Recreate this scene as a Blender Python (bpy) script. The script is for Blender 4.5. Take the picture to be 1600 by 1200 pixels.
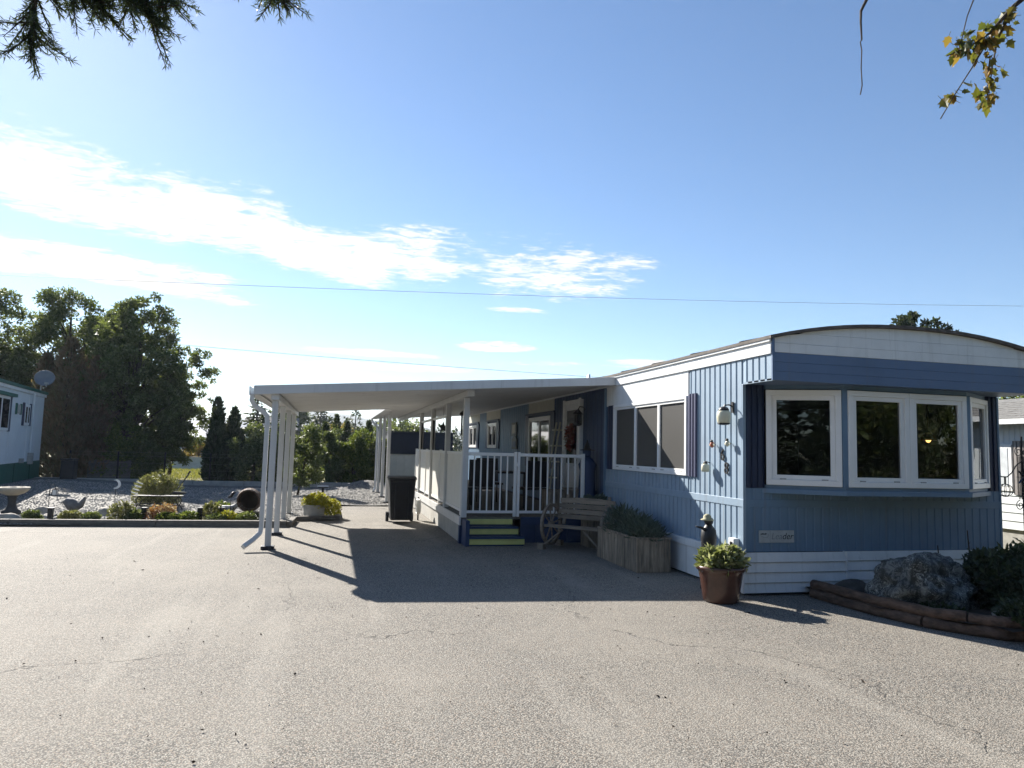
import bpy, bmesh, math, random
import numpy as np
from mathutils import Vector, Matrix, noise as mnoise
R = math.radians
for o in list(bpy.data.objects): bpy.data.objects.remove(o)
SC = bpy.context.scene
COL = SC.collection

# ------------------------------------------------------------------ camera
YAW, PIT, ROLL = R(13.845), R(5.174), R(1.491)
fw = Vector((math.sin(YAW)*math.cos(PIT), math.cos(YAW)*math.cos(PIT), math.sin(PIT)))
r0 = Vector((math.cos(YAW), -math.sin(YAW), 0)); u0 = r0.cross(fw)
rt = math.cos(ROLL)*r0 + math.sin(ROLL)*u0
up = -math.sin(ROLL)*r0 + math.cos(ROLL)*u0
cam = bpy.data.cameras.new('camera'); cam_o = bpy.data.objects.new('camera', cam); COL.objects.link(cam_o)
m = Matrix.Identity(4)
for i in range(3):
    m[i][0] = rt[i]; m[i][1] = up[i]; m[i][2] = -fw[i]
m[2][3] = 1.6
cam_o.matrix_world = m
cam.sensor_fit = 'HORIZONTAL'; cam.sensor_width = 36; cam.lens = 36*1122.4/1600
cam.clip_start = .05; cam.clip_end = 9000
SC.camera = cam_o
SC.render.resolution_x = 1024; SC.render.resolution_y = 768

# ------------------------------------------------------------------ light
SUN_DIR = Vector((-.45, 1.0, .652)).normalized()
ELEV = math.asin(SUN_DIR.z)
sun = bpy.data.lights.new('sun', 'SUN'); sun.energy = 5.0; sun.angle = R(.5); sun.color = (1.0, .945, .86)
sun_o = bpy.data.objects.new('sun', sun); COL.objects.link(sun_o)
sun_o.rotation_euler = SUN_DIR.to_track_quat('Z', 'Y').to_euler()
sun_o.location = (-10, 20, 30)
SC.view_settings.view_transform = 'Standard'; SC.view_settings.look = 'None'
SC.view_settings.exposure = 1.45; SC.view_settings.gamma = 1
SC.view_settings.use_curve_mapping = False

W = bpy.data.worlds.new('World'); SC.world = W; W.use_nodes = True
nt = W.node_tree; nt.nodes.clear()
class NT:
    def __init__(s, t): s.t = t
    def n(s, typ, **kw):
        nd = s.t.nodes.new(typ)
        for k, v in kw.items(): setattr(nd, k, v)
        return nd
    def l(s, a, b): s.t.links.new(a, b)
    def math(s, op, a, b=None, c=None, clamp=False):
        nd = s.t.nodes.new('ShaderNodeMath'); nd.operation = op; nd.use_clamp = clamp
        for i, v in enumerate((a, b, c)):
            if v is None: continue
            if isinstance(v, (int, float)): nd.inputs[i].default_value = v
            else: s.t.links.new(v, nd.inputs[i])
        return nd.outputs[0]
    def sstep(s, v, lo, hi, a=0., b=1.):
        nd = s.t.nodes.new('ShaderNodeMapRange'); nd.interpolation_type = 'SMOOTHSTEP'
        s.t.links.new(v, nd.inputs[0])
        for i, x in enumerate((lo, hi, a, b)): nd.inputs[i+1].default_value = x
        return nd.outputs[0]
    def mixc(s, f, a, b, typ='MIX'):
        nd = s.t.nodes.new('ShaderNodeMix'); nd.data_type = 'RGBA'; nd.blend_type = typ
        for i, v in ((0, f), (6, a), (7, b)):
            if isinstance(v, (int, float)): nd.inputs[i].default_value = v
            elif isinstance(v, tuple): nd.inputs[i].default_value = (*v[:3], 1)
            else: s.t.links.new(v, nd.inputs[i])
        return nd.outputs[2]
w = NT(nt)
sky = w.n('ShaderNodeTexSky', sky_type='NISHITA', sun_disc=False)
sky.sun_elevation = ELEV; sky.sun_rotation = math.atan2(SUN_DIR.x, SUN_DIR.y)
sky.altitude = 400; sky.air_density = 1.0; sky.dust_density = .2; sky.ozone_density = 3.6
tc = w.n('ShaderNodeTexCoord'); sx = w.n('ShaderNodeSeparateXYZ'); w.l(tc.outputs['Generated'], sx.inputs[0])
zz = w.math('MAXIMUM', sx.outputs[2], .02)
px = w.math('DIVIDE', sx.outputs[0], zz); py = w.math('DIVIDE', sx.outputs[1], zz)
cx = w.n('ShaderNodeCombineXYZ'); w.l(px, cx.inputs[0]); w.l(py, cx.inputs[1])
def wnoise(scale, sxy, det, rough=.6, dist=0.):
    mp = w.n('ShaderNodeMapping'); mp.inputs['Scale'].default_value = (sxy[0], sxy[1], 1)
    w.l(cx.outputs[0], mp.inputs['Vector'])
    nd = w.n('ShaderNodeTexNoise'); nd.inputs['Scale'].default_value = scale; nd.inputs['Detail'].default_value = det
    nd.inputs['Roughness'].default_value = rough; nd.inputs['Distortion'].default_value = dist
    w.l(mp.outputs[0], nd.inputs['Vector']); return nd.outputs['Fac']
n_big = wnoise(2.2, (1, .8), 9, .62, .3)
n_rip = wnoise(11, (.7, 1.25), 7, .66, .9)
nn = w.math('ADD', w.math('MULTIPLY', n_big, .58), w.math('MULTIPLY', n_rip, .42))
# long cloud band drifting across, a second one below it near the sun, and loose wisps
neg = w.math('MAXIMUM', w.math('MULTIPLY', px, -1), 0)
c1 = w.math('SUBTRACT', 3.88, w.math('MULTIPLY', neg, .70))
d1 = w.math('ABSOLUTE', w.math('SUBTRACT', py, c1))
b1 = w.math('MULTIPLY', w.sstep(d1, .15, 1.0, 1, 0), w.sstep(px, 1.35, 2.0, 1, 0))
b1 = w.math('MULTIPLY', b1, w.sstep(px, -.5, 1.2, 1.12, .78))
c2 = w.math('ADD', 5.1, w.math('MULTIPLY', w.math('ADD', px, .6), .55))
d2 = w.math('ABSOLUTE', w.math('SUBTRACT', py, c2))
b2 = w.math('MULTIPLY', w.sstep(d2, .25, .8, 1.15, 0), w.sstep(px, -1.1, -.3, 1, 0))
bb = w.math('MAXIMUM', b1, b2)
for (ux, uy, rx_, ry_) in ((1.55, 6.85, .42, .42), (1.28, 4.96, .26, .12), (.35, 7.9, .8, .35), (.75, 9.2, 1.2, .5), (3.4, 7.4, .5, .3)):   # loose small clouds
    ex = w.math('DIVIDE', w.math('SUBTRACT', px, ux), rx_); ey = w.math('DIVIDE', w.math('SUBTRACT', py, uy), ry_)
    bb = w.math('MAXIMUM', bb, w.sstep(w.math('ADD', w.math('MULTIPLY', ex, ex), w.math('MULTIPLY', ey, ey)), .1, 1.5, 1.05, 0))
wis = w.math('MULTIPLY', w.sstep(wnoise(.55, (.55, 1.3), 3, .5), .56, .72), .62)
bb = w.math('MAXIMUM', bb, w.math('MULTIPLY', wis, w.sstep(py, 4.3, 6.0, .25, 1)))
cv = w.math('ADD', w.math('MULTIPLY', bb, .60), w.math('MULTIPLY', w.math('SUBTRACT', nn, .5), 3.1))
cov = w.sstep(cv, .22, .72)
cov = w.math('MULTIPLY', cov, w.sstep(bb, .02, .35))
cov = w.math('MULTIPLY', cov, w.sstep(sx.outputs[2], .02, .10))
bg1 = w.n('ShaderNodeBackground'); hs_ = w.n('ShaderNodeHueSaturation'); hs_.inputs['Saturation'].default_value = 1.05; w.l(sky.outputs[0], hs_.inputs['Color']); w.l(hs_.outputs[0], bg1.inputs[0]); bg1.inputs[1].default_value = .059
bg2 = w.n('ShaderNodeBackground'); bg2.inputs[0].default_value = (1, .985, .96, 1); bg2.inputs[1].default_value = .42
mx = w.n('ShaderNodeMixShader'); w.l(cov, mx.inputs[0]); w.l(bg1.outputs[0], mx.inputs[1]); w.l(bg2.outputs[0], mx.inputs[2])
wo = w.n('ShaderNodeOutputWorld'); w.l(mx.outputs[0], wo.inputs[0])

# ------------------------------------------------------------------ materials
MATS = {}
def M(name, col, rough=.6, var=.12, scale=6., bump=0., bscale=40., metal=0., spec=.4, col2=None, stretch=(1,1,1), rnd=0., dirt=0., coat=0., streak=0.):
    if name in MATS: return MATS[name]
    mt = bpy.data.materials.new(name); mt.use_nodes = True; t = NT(mt.node_tree)
    bs = mt.node_tree.nodes['Principled BSDF']
    tcn = t.n('ShaderNodeTexCoord'); mp = t.n('ShaderNodeMapping'); mp.inputs['Scale'].default_value = stretch
    t.l(tcn.outputs['Object'], mp.inputs['Vector'])
    nz = t.n('ShaderNodeTexNoise'); nz.inputs['Scale'].default_value = scale; nz.inputs['Detail'].default_value = 6
    nz.inputs['Roughness'].default_value = .65
    t.l(mp.outputs[0], nz.inputs['Vector'])
    a = tuple(c*(1-var) for c in col); b = tuple(min(1, c*(1+var)) for c in (col2 or col))
    c = t.mixc(t.sstep(nz.outputs['Fac'], .3, .7), a, b)
    if dirt:
        n2 = t.n('ShaderNodeTexNoise'); n2.inputs['Scale'].default_value = 1.7; n2.inputs['Detail'].default_value = 8
        t.l(tcn.outputs['Object'], n2.inputs['Vector'])
        c = t.mixc(t.math('MULTIPLY', t.sstep(n2.outputs['Fac'], .5, .75), dirt), c, tuple(x*.45 for x in (col[0]*1.05, col[1], col[2]*.9)))
    if streak:
        m5 = t.n('ShaderNodeMapping'); m5.inputs['Scale'].default_value = (9, 9, .35); t.l(tcn.outputs['Object'], m5.inputs['Vector'])
        n5 = t.n('ShaderNodeTexNoise'); n5.inputs['Scale'].default_value = 1.3; n5.inputs['Detail'].default_value = 6; n5.inputs['Roughness'].default_value = .7; t.l(m5.outputs[0], n5.inputs['Vector'])
        c = t.mixc(t.math('MULTIPLY', t.sstep(n5.outputs['Fac'], .52, .74), streak), c, (.16, .15, .13))
    if rnd:
        oi = t.n('ShaderNodeObjectInfo'); hs = t.n('ShaderNodeHueSaturation')
        t.l(t.math('ADD', t.math('MULTIPLY', oi.outputs['Random'], 2*rnd), 1-rnd), hs.inputs['Value']); t.l(c, hs.inputs['Color']); c = hs.outputs[0]
    t.l(c, bs.inputs['Base Color'])
    bs.inputs['Roughness'].default_value = rough; bs.inputs['Metallic'].default_value = metal
    bs.inputs['Specular IOR Level'].default_value = spec
    if coat: bs.inputs['Coat Weight'].default_value = coat
    if bump:
        n3 = t.n('ShaderNodeTexNoise'); n3.inputs['Scale'].default_value = bscale; n3.inputs['Detail'].default_value = 5
        t.l(mp.outputs[0], n3.inputs['Vector'])
        bp = t.n('ShaderNodeBump'); bp.inputs['Strength'].default_value = min(1, bump); bp.inputs['Distance'].default_value = .01
        t.l(n3.outputs['Fac'], bp.inputs['Height']); t.l(bp.outputs[0], bs.inputs['Normal'])
    MATS[name] = mt; return mt

def leafmat(name, c1, c2, c3, trans=.35, scale=.9, rough=.55):
    if name in MATS: return MATS[name]
    mt = bpy.data.materials.new(name); mt.use_nodes = True; t = NT(mt.node_tree)
    bs = mt.node_tree.nodes['Principled BSDF']; out = mt.node_tree.nodes['Material Output']
    tcn = t.n('ShaderNodeTexCoord'); nz = t.n('ShaderNodeTexNoise'); nz.inputs['Scale'].default_value = scale; nz.inputs['Detail'].default_value = 3
    t.l(tcn.outputs['Object'], nz.inputs['Vector'])
    geo = t.n('ShaderNodeNewGeometry')
    c = t.mixc(t.sstep(nz.outputs['Fac'], .38, .64), c1, c2)
    c = t.mixc(t.sstep(geo.outputs['Random Per Island'], .55, 1.), c, c3)
    hs = t.n('ShaderNodeHueSaturation'); t.l(c, hs.inputs['Color'])
    t.l(t.math('ADD', t.math('MULTIPLY', geo.outputs['Random Per Island'], .6), .7), hs.inputs['Value']); c = hs.outputs[0]
    t.l(c, bs.inputs['Base Color']); bs.inputs['Roughness'].default_value = rough; bs.inputs['Specular IOR Level'].default_value = .3
    tr = t.n('ShaderNodeBsdfTranslucent'); t.l(t.mixc(.25, c, (.35, .42, .02)), tr.inputs['Color'])
    ms = t.n('ShaderNodeMixShader'); ms.inputs[0].default_value = trans
    t.l(bs.outputs[0], ms.inputs[1]); t.l(tr.outputs[0], ms.inputs[2]); t.l(ms.outputs[0], out.inputs[0])
    MATS[name] = mt; return mt

def glassmat(name, tint, rough=.01, f=1.0):
    mt = bpy.data.materials.new(name); mt.use_nodes = True; t = NT(mt.node_tree)
    mt.node_tree.nodes.clear(); out = t.n('ShaderNodeOutputMaterial')
    tr = t.n('ShaderNodeBsdfTransparent'); tr.inputs[0].default_value = (*tint, 1)
    gl = t.n('ShaderNodeBsdfGlossy'); gl.inputs['Roughness'].default_value = rough; gl.inputs[0].default_value = (.95, .97, 1, 1)
    fr = t.n('ShaderNodeFresnel'); fr.inputs[0].default_value = 1.62
    # old float glass: faint waviness
    tcn = t.n('ShaderNodeTexCoord'); nz = t.n('ShaderNodeTexNoise'); nz.inputs['Scale'].default_value = 1.6; nz.inputs['Detail'].default_value = 1
    t.l(tcn.outputs['Object'], nz.inputs['Vector']); bp = t.n('ShaderNodeBump'); bp.inputs['Strength'].default_value = .12; bp.inputs['Distance'].default_value = .02
    t.l(nz.outputs['Fac'], bp.inputs['Height']); t.l(bp.outputs[0], gl.inputs['Normal'])
    ms = t.n('ShaderNodeMixShader'); t.l(t.math('MULTIPLY', fr.outputs[0], f, clamp=True), ms.inputs[0])
    t.l(tr.outputs[0], ms.inputs[1]); t.l(gl.outputs[0], ms.inputs[2]); t.l(ms.outputs[0], out.inputs[0])
    MATS[name] = mt; return mt

def asphaltmat():
    mt = bpy.data.materials.new('asphalt'); mt.use_nodes = True; t = NT(mt.node_tree); bs = mt.node_tree.nodes['Principled BSDF']
    tcn = t.n('ShaderNodeTexCoord'); P = tcn.outputs['Object']
    def nz(s, d=4, ro=.6, vec=P, dist=0.):
        q = t.n('ShaderNodeTexNoise'); q.inputs['Scale'].default_value = s; q.inputs['Detail'].default_value = d; q.inputs['Roughness'].default_value = ro
        q.inputs['Distortion'].default_value = dist; t.l(vec, q.inputs['Vector']); return q
    vo = t.n('ShaderNodeTexVoronoi'); vo.inputs['Scale'].default_value = 105; t.l(P, vo.inputs['Vector'])
    sp = t.n('ShaderNodeSeparateColor'); t.l(vo.outputs['Color'], sp.inputs[0])
    stone = t.mixc(sp.outputs[0], (.188, .174, .150), (.43, .402, .35))
    stone = t.mixc(t.math('MULTIPLY', t.sstep(sp.outputs[1], .72, .8), .8), stone, (.30, .235, .18))
    binder = (.078, .074, .066)
    c = t.mixc(t.sstep(vo.outputs['Distance'], .40, .62), stone, binder)
    fine = nz(260, 2); c = t.mixc(t.math('MULTIPLY', t.sstep(fine.outputs['Fac'], .52, .66), .55), c, (.07, .066, .062))
    big = nz(.55, 6); c = t.mixc(t.math('MULTIPLY', t.sstep(big.outputs['Fac'], .35, .7), .32), c, (.30, .27, .225))
    med = nz(3.5, 6); c = t.mixc(t.math('MULTIPLY', t.sstep(med.outputs['Fac'], .5, .75), .22), c, (.13, .125, .12))
    st = nz(.9, 5, .6); c = t.mixc(t.math('MULTIPLY', t.sstep(st.outputs['Fac'], .63, .72), .45), c, (.085, .08, .072))
    m6 = t.n('ShaderNodeMapping'); m6.inputs['Rotation'].default_value = (0, 0, R(24)); m6.inputs['Scale'].default_value = (1.1, .12, 1); t.l(P, m6.inputs['Vector'])
    tr_ = nz(1.4, 4, .55, m6.outputs[0]); c = t.mixc(t.math('MULTIPLY', t.sstep(tr_.outputs['Fac'], .52, .68), .22), c, (.36, .335, .29))
    # cracks: meandering lines, only here and there
    ds = nz(1.3, 5); dv = t.n('ShaderNodeVectorMath', operation='SCALE'); t.l(ds.outputs['Color'], dv.inputs[0]); dv.inputs['Scale'].default_value = .9
    av = t.n('ShaderNodeVectorMath', operation='ADD'); t.l(P, av.inputs[0]); t.l(dv.outputs[0], av.inputs[1])
    cr = t.n('ShaderNodeTexVoronoi', feature='DISTANCE_TO_EDGE'); cr.inputs['Scale'].default_value = .26; t.l(av.outputs[0], cr.inputs['Vector'])
    msk = t.sstep(nz(.45, 2).outputs['Fac'], .46, .58)
    line = t.math('MULTIPLY', t.sstep(cr.outputs['Distance'], .0012, .004, 1, 0), msk)
    line = t.math('MULTIPLY', line, t.sstep(nz(9, 3).outputs['Fac'], .35, .55))
    c = t.mixc(t.math('MULTIPLY', line, .75), c, (.045, .042, .038))
    t.l(c, bs.inputs['Base Color']); bs.inputs['Roughness'].default_value = .85; bs.inputs['Specular IOR Level'].default_value = .25
    hgt = t.math('SUBTRACT', t.math('SUBTRACT', 1, vo.outputs['Distance']), t.math('MULTIPLY', line, 2))
    hgt = t.math('ADD', hgt, t.math('MULTIPLY', fine.outputs['Fac'], .5))
    bp = t.n('ShaderNodeBump'); bp.inputs['Strength'].default_value = .85; bp.inputs['Distance'].default_value = .004
    t.l(hgt, bp.inputs['Height']); t.l(bp.outputs[0], bs.inputs['Normal'])
    return mt

def gravelmat(name, ca, cb, sc=28):
    mt = bpy.data.materials.new(name); mt.use_nodes = True; t = NT(mt.node_tree); bs = mt.node_tree.nodes['Principled BSDF']
    tcn = t.n('ShaderNodeTexCoord'); vo = t.n('ShaderNodeTexVoronoi'); vo.inputs['Scale'].default_value = sc; t.l(tcn.outputs['Object'], vo.inputs['Vector'])
    sp = t.n('ShaderNodeSeparateColor'); t.l(vo.outputs['Color'], sp.inputs[0])
    c = t.mixc(sp.outputs[0], ca, cb)
    c = t.mixc(t.sstep(vo.outputs['Distance'], .35, .75), c, tuple(x*.4 for x in ca))
    nz = t.n('ShaderNodeTexNoise'); nz.inputs['Scale'].default_value = .8; nz.inputs['Detail'].default_value = 6; t.l(tcn.outputs['Object'], nz.inputs['Vector'])
    c = t.mixc(t.math('MULTIPLY', t.sstep(nz.outputs['Fac'], .45, .7), .35), c, tuple(x*.6 for x in ca))
    t.l(c, bs.inputs['Base Color']); bs.inputs['Roughness'].default_value = .85
    bp = t.n('ShaderNodeBump'); bp.inputs['Strength'].default_value = .7; bp.inputs['Distance'].default_value = .012
    t.l(t.math('SUBTRACT', 1, vo.outputs['Distance']), bp.inputs['Height']); t.l(bp.outputs[0], bs.inputs['Normal'])
    return mt

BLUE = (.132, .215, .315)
m_side = M('sunlit_blue_siding', (.25, .332, .42), .5, .06, 2.2, .1, 60, spec=.4, dirt=.12, streak=.3)  # same paint as the front, sunlight put into a paler colour
m_blue = M('shaded_blue_siding', BLUE, .5, .07, 2.2, .12, 60, spec=.4, dirt=.22, streak=.35)  # same paint as the side, with shade put into a darker colour
m_bband = M('blue_band', (.105, .165, .28), .5, .06, 2, .1, 70, dirt=.18, streak=.3)
m_navy = M('navy_paint_and_shade', (.022, .045, .11), .5, .1, 3, .1, 50)  # navy paint on deck parts, deep shade painted into the wall by the door
m_shut = M('navy_shutter', (.016, .028, .07), .45, .1, 3)
m_white = M('white_paint', (.72, .73, .73), .45, .05, 3, .5, 4.5, dirt=.16, streak=.28)
m_vinyl = M('white_vinyl', (.78, .78, .76), .35, .03, 2, .04, 40, dirt=.05)
m_frame = M('window_white', (.80, .80, .79), .3, .03, 3)
m_alum = M('carport_white', (.60, .605, .60), .4, .04, 2, .05, 50, dirt=.18, streak=.25)
m_cream = M('cream_panel', (.55, .53, .44), .55, .06, 4)
m_fence = M('cream_vinyl', (.74, .73, .68), .4, .04, 2, dirt=.06)
m_roof = M('roof_brown', (.10, .085, .075), .8, .3, 9, .4, 30)
m_dark = M('dark_metal', (.018, .018, .02), .45, .2, 8)
m_black = M('black_plastic', (.02, .022, .027), .5, .15, 5, .1, 90)
m_screen = M('screen_cloth', (.052, .05, .047), .45, .06, 60, spec=.5)
m_yellow = M('step_yellow', (.58, .58, .20), .55, .08, 5, dirt=.25)
m_wood = M('weathered_wood', (.20, .16, .12), .8, .3, 5, .5, 30, col2=(.27, .22, .165), stretch=(6, 6, .7), rnd=.25)
m_wood2 = M('bench_wood', (.22, .18, .14), .75, .25, 5, .4, 30, stretch=(.8, 6, 6), rnd=.18)
m_log = M('log_wood', (.10, .062, .043), .85, .45, 7, .8, 40, stretch=(3, 1, 3))
m_timber = M('timber_grey', (.15, .135, .115), .85, .25, 5, .5, 30, stretch=(1, 5, 5))
m_conc = M('concrete', (.36, .35, .32), .85, .15, 6, .4, 50, dirt=.3)
m_stone = M('garden_stone', (.34, .31, .26), .85, .3, 5, .6, 22)
def bouldermat():
    mt = bpy.data.materials.new('boulder_stone'); mt.use_nodes = True; t = NT(mt.node_tree); bs = mt.node_tree.nodes['Principled BSDF']
    tcn = t.n('ShaderNodeTexCoord'); P = tcn.outputs['Object']
    def nz(sc, d, ro, di=0.):
        q = t.n('ShaderNodeTexNoise'); q.inputs['Scale'].default_value = sc; q.inputs['Detail'].default_value = d; q.inputs['Roughness'].default_value = ro; q.inputs['Distortion'].default_value = di; t.l(P, q.inputs['Vector']); return q.outputs['Fac']
    c = t.mixc(t.sstep(nz(9, 9, .75, 1.2), .46, .60), (.018, .023, .022), (.15, .158, .15))
    c = t.mixc(t.math('MULTIPLY', t.sstep(nz(22, 6, .8, 2.), .53, .60), t.sstep(nz(2.2, 3, .6), .36, .55)), c, (.36, .37, .35))
    t.l(c, bs.inputs['Base Color']); bs.inputs['Roughness'].default_value = .7
    bp = t.n('ShaderNodeBump'); bp.inputs['Strength'].default_value = .9; bp.inputs['Distance'].default_value = .03; t.l(nz(11, 8, .7, .6), bp.inputs['Height']); t.l(bp.outputs[0], bs.inputs['Normal'])
    return mt
m_boul = bouldermat()
m_soil = M('soil', (.035, .025, .018), .95, .4, 9, 1, 25)
m_pot = M('pot_glaze', (.085, .04, .028), .25, .35, 3, coat=.3)
m_bark = M('bark', (.06, .048, .038), .9, .35, 9, 1, 25, stretch=(1, 1, .3))
m_green = M('green_trim', (.012, .10, .075), .5, .1, 3)
m_nbr = M('neighbour_white', (.64, .67, .68), .5, .04, 2, dirt=.06)
m_shing = M('shingle_grey', (.17, .165, .155), .9, .35, 12, .6, 40)
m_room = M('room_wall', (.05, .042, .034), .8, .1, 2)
m_glass = glassmat('window_glass', (.55, .6, .62))
m_gdark = M('dark_glass', (.01, .013, .02), .04, .1, 2, spec=.6)
m_grn = leafmat('leaf_green', (.05, .075, .03), (.092, .12, .048), (.14, .16, .07), .42)
m_grn2 = leafmat('leaf_bright', (.06, .10, .022), (.11, .15, .035), (.17, .18, .05), .4)
m_grn3 = leafmat('leaf_mid', (.05, .078, .032), (.10, .13, .055), (.16, .175, .085), .36)
m_dkc = leafmat('conifer_dark', (.018, .034, .021), (.032, .052, .03), (.052, .07, .04), .22)
m_con = leafmat('conifer_far', (.022, .04, .024), (.035, .055, .03), (.05, .065, .035), .15, .3)
m_brn = leafmat('cedar_brown', (.15, .095, .072), (.21, .125, .09), (.10, .09, .06), .42, .8)
m_aut = leafmat('autumn', (.22, .11, .03), (.16, .12, .03), (.28, .2, .05), .4)
m_yel = leafmat('yellow_flower', (.42, .36, .03), (.50, .46, .05), (.20, .22, .04), .35, 3)
m_lav = leafmat('sage_leaf', (.07, .10, .085), (.10, .13, .11), (.13, .155, .13), .25, 3)
m_pale = leafmat('pale_leaf', (.16, .19, .07), (.24, .26, .12), (.36, .36, .2), .35, 4)
m_red = leafmat('red_flower', (.30, .08, .05), (.38, .22, .12), (.42, .34, .22), .35, 4)
m_oliv = leafmat('olive_grass', (.13, .13, .05), (.20, .19, .08), (.28, .25, .12), .3, 3)
m_grass = leafmat('grass_blade', (.14, .15, .03), (.22, .20, .05), (.30, .26, .08), .35, 1.5)
m_core = M('crown_core', (.012, .018, .009), .9, .2, 3)

# ------------------------------------------------------------------ mesh builder
def root_of(o):
    while o.parent: o = o.parent
    return o
class B:
    def __init__(s): s.v = []; s.f = []
    def raw(s, v, f):
        k = len(s.v); s.v += [tuple(p) for p in v]; s.f += [tuple(i+k for i in q) for q in f]; return s
    def box(s, x0, x1, y0, y1, z0, z1):
        v = [(x0,y0,z0),(x1,y0,z0),(x1,y1,z0),(x0,y1,z0),(x0,y0,z1),(x1,y0,z1),(x1,y1,z1),(x0,y1,z1)]
        return s.raw(v, [(0,3,2,1),(4,5,6,7),(0,1,5,4),(1,2,6,5),(2,3,7,6),(3,0,4,7)])
    def obox(s, c, sz, ax=(1,0,0), upv=(0,0,1)):      # box centred at c, length along ax
        a = Vector(ax).normalized(); b = Vector(upv).cross(a).normalized(); d = a.cross(b)
        c = Vector(c); v = []
        for z in (-.5,.5):
            for (x, y) in ((-.5,-.5),(.5,-.5),(.5,.5),(-.5,.5)):
                v.append(c + a*x*sz[0] + b*y*sz[1] + d*z*sz[2])
        return s.raw(v, [(0,3,2,1),(4,5,6,7),(0,1,5,4),(1,2,6,5),(2,3,7,6),(3,0,4,7)])
    def tube(s, pts, r, n=8, caps=True):
        pts = [Vector(p) for p in pts]
        rr = r if isinstance(r, (list, tuple)) else [r]*len(pts)
        k = len(s.v); prev = None
        for i, p in enumerate(pts):
            d = (pts[min(i+1, len(pts)-1)] - pts[max(i-1, 0)])
            d = d.normalized() if d.length > 1e-9 else Vector((0,0,1))
            if prev is None:
                a = d.cross(Vector((0,0,1)));
                if a.length < .01: a = d.cross(Vector((1,0,0)))
            else: a = prev - d*prev.dot(d)
            a.normalize(); prev = a; b = d.cross(a)
            for j in range(n):
                t = 2*math.pi*(j+.5)/n; s.v.append(tuple(p + (a*math.cos(t) + b*math.sin(t))*rr[i]))
        for i in range(len(pts)-1):
            for j in range(n):
                q = k+i*n; s.f.append((q+j, q+(j+1)%n, q+n+(j+1)%n, q+n+j))
        if caps:
            s.f.append(tuple(k+j for j in reversed(range(n)))); e = k+(len(pts)-1)*n; s.f.append(tuple(e+j for j in range(n)))
        return s
    def lathe(s, prof, c=(0,0,0), n=24, wob=None):
        k = len(s.v)
        for i, (r, z) in enumerate(prof):
            for j in range(n):
                t = 2*math.pi*j/n; q = r*(1 + (wob(i, t) if wob else 0))
                s.v.append((c[0]+q*math.cos(t), c[1]+q*math.sin(t), c[2]+z))
        for i in range(len(prof)-1):
            for j in range(n):
                q = k+i*n; s.f.append((q+j, q+(j+1)%n, q+n+(j+1)%n, q+n+j))
        s.f.append(tuple(k+j for j in reversed(range(n)))); e = k+(len(prof)-1)*n; s.f.append(tuple(e+j for j in range(n)))
        return s
    def ext(s, poly, axis, a, b):                     # extrude polygon (2-D, other two axes in order) along axis
        n = len(poly); v = []
        for t in (a, b):
            for (p, q) in poly:
                v.append({0:(t,p,q), 1:(p,t,q), 2:(p,q,t)}[axis])
        return s.raw(v, [tuple(reversed(range(n))), tuple(range(n, 2*n))] + [(i,(i+1)%n,n+(i+1)%n,n+i) for i in range(n)])
    def corr(s, axis, at, a0, a1, z0, z1, out=-1, pitch=.125, depth=.012, flat=.70):
        # ribbed sheet standing on plane axis=at, running a0..a1; ribs stand out by depth
        prof = []; a = a0
        while a < a1-1e-6:
            for t, d in ((0, 0), (.06, 0), (.12, 1), (.12+flat, 1), (.18+flat, 0)):
                q = a + t*pitch
                if q <= a1: prof.append((q, at + out*d*depth))
            a += pitch
        prof.append((a1, at)); v = []
        for q, d in prof:
            for z in (z0, z1): v.append((d, q, z) if axis == 0 else (q, d, z))
        return s.raw(v, [(2*i, 2*i+2, 2*i+3, 2*i+1) for i in range(len(prof)-1)])
    def build(s, name, mat, parent=None, world=True, smooth=False, bevel=0., kind=None, recalc=True):
        me = bpy.data.meshes.new(name); v = s.v
        if parent is not None and world:
            rm = root_of(parent); inv = (Matrix.Translation(rm.location) @ rm.rotation_euler.to_matrix().to_4x4()).inverted()
            v = [tuple(inv @ Vector(p)) for p in v]
        me.from_pydata(v, [], s.f)
        if recalc:
            bm = bmesh.new(); bm.from_mesh(me); bmesh.ops.recalc_face_normals(bm, faces=bm.faces)
            bm.to_mesh(me); bm.free()
        me.materials.append(mat)
        if smooth:
            for p in me.polygons: p.use_smooth = True
        o = bpy.data.objects.new(name, me); COL.objects.link(o)
        if parent is not None: o.parent = parent
        if bevel:
            md = o.modifiers.new('edge', 'BEVEL'); md.width = bevel; md.segments = 2; md.limit_method = 'ANGLE'
        if kind: o['kind'] = kind
        return o
def thing(name, label, cat, loc=(0,0,0), rz=0., group=None):
    o = bpy.data.objects.new(name, None); COL.objects.link(o); o.location = loc; o.rotation_euler = (0,0,rz)
    o.empty_display_size = .2; o['label'] = label; o['category'] = cat
    if group: o['group'] = group
    return o
def tag(o, label, cat, group=None):
    o['label'] = label; o['category'] = cat
    if group: o['group'] = group
    return o
def share(name, src, parent, loc, rot=None, scl=None):
    o = bpy.data.objects.new(name, src.data if hasattr(src, 'data') else src); COL.objects.link(o); o.parent = parent; o.location = loc
    if rot: o.rotation_euler = rot
    if scl: o.scale = scl
    return o
def meshof(b, name, mat, smooth=False):
    o = b.build(name, mat, smooth=smooth); me = o.data; bpy.data.objects.remove(o); return me
def recentre(o, loc):                                  # give a one-mesh thing its origin at its base
    loc = Vector(loc); o.data.transform(Matrix.Translation(-loc)); o.location = loc; return o

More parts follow.
